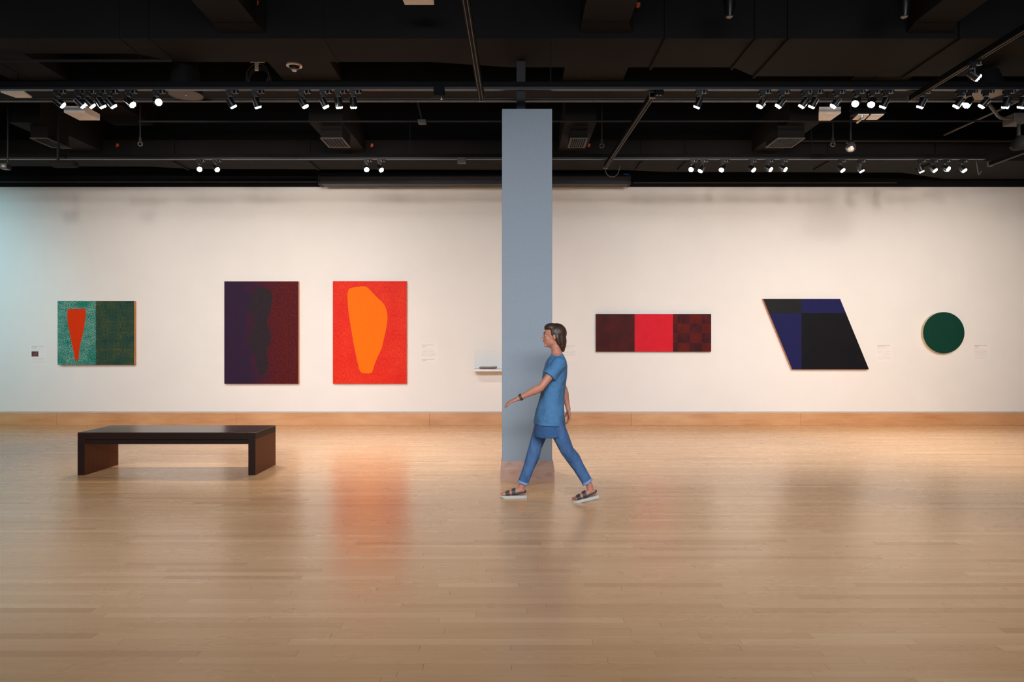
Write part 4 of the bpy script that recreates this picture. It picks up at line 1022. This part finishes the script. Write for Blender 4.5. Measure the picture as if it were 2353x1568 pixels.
# soles rest on the floor: heel of the trailing foot is raised
RF = foot_frame((0.140, RY, 0.0), 0.0)
LF = foot_frame((0.808, LY, 0.042), math.radians(13))
SOLE = 0.025
def foot(mb, F, an, inner):
    mb.tube([F(0.035, 0, SOLE+0.030), F(0.085, 0, SOLE+0.034), F(0.135, 0, SOLE+0.030), F(0.185, inner*0.004, SOLE+0.020), F(0.205, inner*0.004, SOLE+0.016)], [0.030, 0.034, 0.028, 0.018, 0.013], [0.028, 0.032, 0.038, 0.044, 0.040], LAT, 16, 'round')
    mb.tube([an, F(0.060, 0, SOLE+0.045)], [0.031, 0.034], [0.029, 0.031], LAT, 14, 'round')
    for i, (o, L, r) in enumerate(((0.030, 0.242, 0.0125), (0.012, 0.240, 0.0095), (-0.003, 0.234, 0.009), (-0.018, 0.226, 0.0085), (-0.031, 0.216, 0.008))):
        mb.tube([F(0.195, inner*o, SOLE+0.013), F(L-0.016, inner*o, SOLE+0.014), F(L-0.006, inner*o, SOLE+0.010)], [r*0.95, r, r*0.85], None, LAT, 10, 'round')
foot(body, RF, Ra, -1); foot(body, LF, La, 1)
bo = remeshed(body, 'body', M['skin'], per, 0.0043, 4)

for s in (-1, 1):
    e = MB().ball((HX-0.069, PY+s*0.031, HZ+0.004), (0.0105, 0.0125, 0.0095), seg=12, rings=8).build('eye', M['eye'], bo, smooth=True)
    MB().ball((HX-0.0750, PY+s*0.0335, HZ+0.004), (0.0056, 0.0085, 0.0075), seg=10, rings=6).build('iris', M['iris'], bo, smooth=True)
    MB().tube([(HX-0.082, PY+s*0.014, HZ+0.030), (HX-0.084, PY+s*0.030, HZ+0.034), (HX-0.072, PY+s*0.046, HZ+0.030)], 0.0032, seg=6).build('eyebrow', M['hair'], bo, smooth=True)
MB().tube([(HX-0.083, PY-0.02, HZ-0.049), (HX-0.090, PY, HZ-0.047), (HX-0.083, PY+0.02, HZ-0.049)], [0.003, 0.006, 0.003], [0.003, 0.005, 0.003], None, 8, 'round').build('lips', M['lips'], bo, smooth=True)
hair = MB()
hair.ball((HX+0.036, PY, HZ+0.030), (0.098, 0.086, 0.094), seg=24, rings=16)
hair.ball((HX-0.012, PY, HZ+0.080), (0.070, 0.068, 0.046), seg=20, rings=12)
hair.tube([(HX+0.075, PY, HZ+0.01), (HX+0.082, PY, HZ-0.05), (HX+0.088, PY, HZ-0.10), (HX+0.098, PY, HZ-0.135)], [0.050, 0.050, 0.040, 0.016], [0.076, 0.070, 0.056, 0.030], LAT, 18, 'round')
for s in (-1, 1): hair.tube([(HX+0.020, PY+s*0.070, HZ+0.04), (HX+0.040, PY+s*0.074, HZ-0.02), (HX+0.058, PY+s*0.062, HZ-0.07)], [0.026, 0.024, 0.018], [0.014, 0.014, 0.014], None, 12, 'round')
remeshed(hair, 'hair', M['hair'], per, 0.006, 3, 'dark brown shoulder-skimming hair')
shirt = MB()
st_ = [(0.427, 1.378, 0.056, 0.066), (0.427, 1.352, 0.070, 0.096), (0.426, 1.325, 0.088, 0.145), (0.420, 1.28, 0.104, 0.176), (0.406, 1.19, 0.116, 0.170), (0.392, 1.08, 0.114, 0.156), (0.380, 0.97, 0.114, 0.152), (0.364, 0.86, 0.130, 0.192), (0.356, 0.77, 0.146, 0.200), (0.354, 0.715, 0.152, 0.204)]
shirt.tube([(a, PY, b) for a, b, c, d in st_], [c for a, b, c, d in st_], [d for a, b, c, d in st_], LAT, 28, 'flat')
for sh_, el in ((Lsh, Lel), (Rsh, Rel)):
    e2 = sh_+(el-sh_)*0.52
    shirt.tube([sh_+V((0, 0, 0.012)), sh_*0.5+e2*0.5, e2], [0.064, 0.064, 0.066], [0.062, 0.064, 0.068], None, 16, 'flat')
    shirt.ball(sh_+V((0, 0, 0.008)), 0.066, seg=16, rings=10)
for k in range(7):   # soft vertical folds towards the hem
    a = 2*math.pi*k/7+0.4
    shirt.tube([(0.380+0.098*math.cos(a), PY+0.135*math.sin(a), 1.0), (0.358+0.122*math.cos(a), PY+0.170*math.sin(a), 0.84), (0.350+0.134*math.cos(a), PY+0.182*math.sin(a), 0.718)], [0.006, 0.014, 0.018], None, None, 8, 'flat')
remeshed(shirt, 'shirt', M['shirt'], per, 0.0058, 2, 'loose blue short-sleeved shirt')
tun = MB()
tun.tube([(0.356, PY, 0.80), (0.352, PY, 0.70), (0.354, PY, 0.605)], [0.134, 0.142, 0.150], [0.186, 0.190, 0.192], LAT, 26, 'flat')
remeshed(tun, 'shirt_underlayer', M['tunic'], per, 0.0065, 2, 'darker blue layer showing below the shirt')
jn = MB()
jn.tube([(0.358, PY, 0.92), (0.352, PY, 0.84), (0.352, PY, 0.76)], [0.100, 0.104, 0.094], [0.150, 0.160, 0.150], LAT, 24, 'round')
legs(jn, 1.0, 0.012, 0.90)
remeshed(jn, 'jeans', M['jeans'], per, 0.0056, 2, 'blue jeans')
for kn, an in ((Rk, Ra), (Lk, La)):
    t0 = kn+(an-kn)*0.86; t1 = kn+(an-kn)*0.925
    remeshed(MB().tube([t0, t1], [0.053, 0.056], None, LAT, 18, 'flat'), 'trouser_cuff', M['cuff'], per, 0.005, 1, 'paler turned-up jeans cuff')
band = Lwr+(Lel-Lwr)*0.10; dv = (Lel-Lwr).normalized()
MB().tube([band-dv*0.012, band+dv*0.012], [0.031, 0.031], None, None, 18, 'flat').build('wrist_band', M['sandal'], per, smooth=True)
def sandal(F, inner, label):
    sn = MB()
    out = []
    for i in range(25):
        a = i/24.0; out.append((a*0.252-0.004, 0.030+0.016*math.sin(math.pi*min(1, a*1.05))*(0.5+a)))
    hw = lambda a: 0.030+0.016*a if a < 0.75 else 0.046*math.sqrt(max(0.05, 1-((a-0.75)/0.27)**2))
    L_, R_ = [], []
    for i in range(21):
        a = i/20.0; w = hw(a)*(0.55+0.45*min(1, a/0.08)) if a < 0.08 else hw(a)
        L_.append((a*0.254-0.004, w)); R_.append((a*0.254-0.004, -w))
    poly = L_+R_[::-1]
    n_p = len(poly)
    bot, top = [], []
    for a, b in poly:
        rz = max(0, (a-0.21))*0.18
        bot.append(F(a, b, rz)); top.append(F(a, b, SOLE+rz*0.3))
    sn.add(bot+top, [tuple(range(n_p)), tuple(range(2*n_p-1, n_p-1, -1))] + [(i, i+n_p, (i+1) % n_p+n_p, (i+1) % n_p) for i in range(n_p)])
    so = sn.build('sandal', M['sole'], per, smooth=True, label=label)
    so.data.materials.clear(); so.data.materials.append(M['sole'])
    def strap(a0, a1, z0, z1, ra, rb, lean=0.0):
        q = MB().tube([F(a0, 0, z0), F(a1, 0, z1)], [ra[0], ra[1]], [rb[0], rb[1]], LAT, 24, 'flat')
        q.build('strap', M['sandal'], so, smooth=True)
    strap(0.105, 0.140, SOLE+0.032, SOLE+0.028, (0.038, 0.033), (0.041, 0.044))
    strap(0.163, 0.200, SOLE+0.022, SOLE+0.016, (0.027, 0.021), (0.046, 0.048))
    MB().tube([F(0.006, 0, SOLE+0.036), F(0.020, 0.030, SOLE+0.036), F(0.06, 0.036, SOLE+0.030), F(0.115, 0.038, SOLE+0.018)], [0.004]*4, [0.010]*4, (0, 0, 1), 8, 'flat').tube([F(0.006, 0, SOLE+0.036), F(0.020, -0.030, SOLE+0.036), F(0.06, -0.036, SOLE+0.030), F(0.115, -0.038, SOLE+0.018)], [0.004]*4, [0.010]*4, (0, 0, 1), 8, 'flat').build('heel_strap', M['sandal'], so, smooth=True)
    MB().box(0, 0.0001, 0, 0.0001, 0, 0.0001)
sandal(RF, -1, 'dark strapped sandal with pale sole, leading foot')
sandal(LF, 1, 'dark strapped sandal with pale sole, trailing foot')
for F, inner in ((RF, -1), (LF, 1)):
    for (o, L) in ((0.030, 0.242), (0.012, 0.240), (-0.003, 0.234), (-0.018, 0.226), (-0.031, 0.216)):
        p = F(L-0.006, inner*o, SOLE+0.0185)
        MB().ball(p, (0.0065, 0.006, 0.003), seg=8, rings=6).build('toenail', M['nail'], bo, smooth=True)
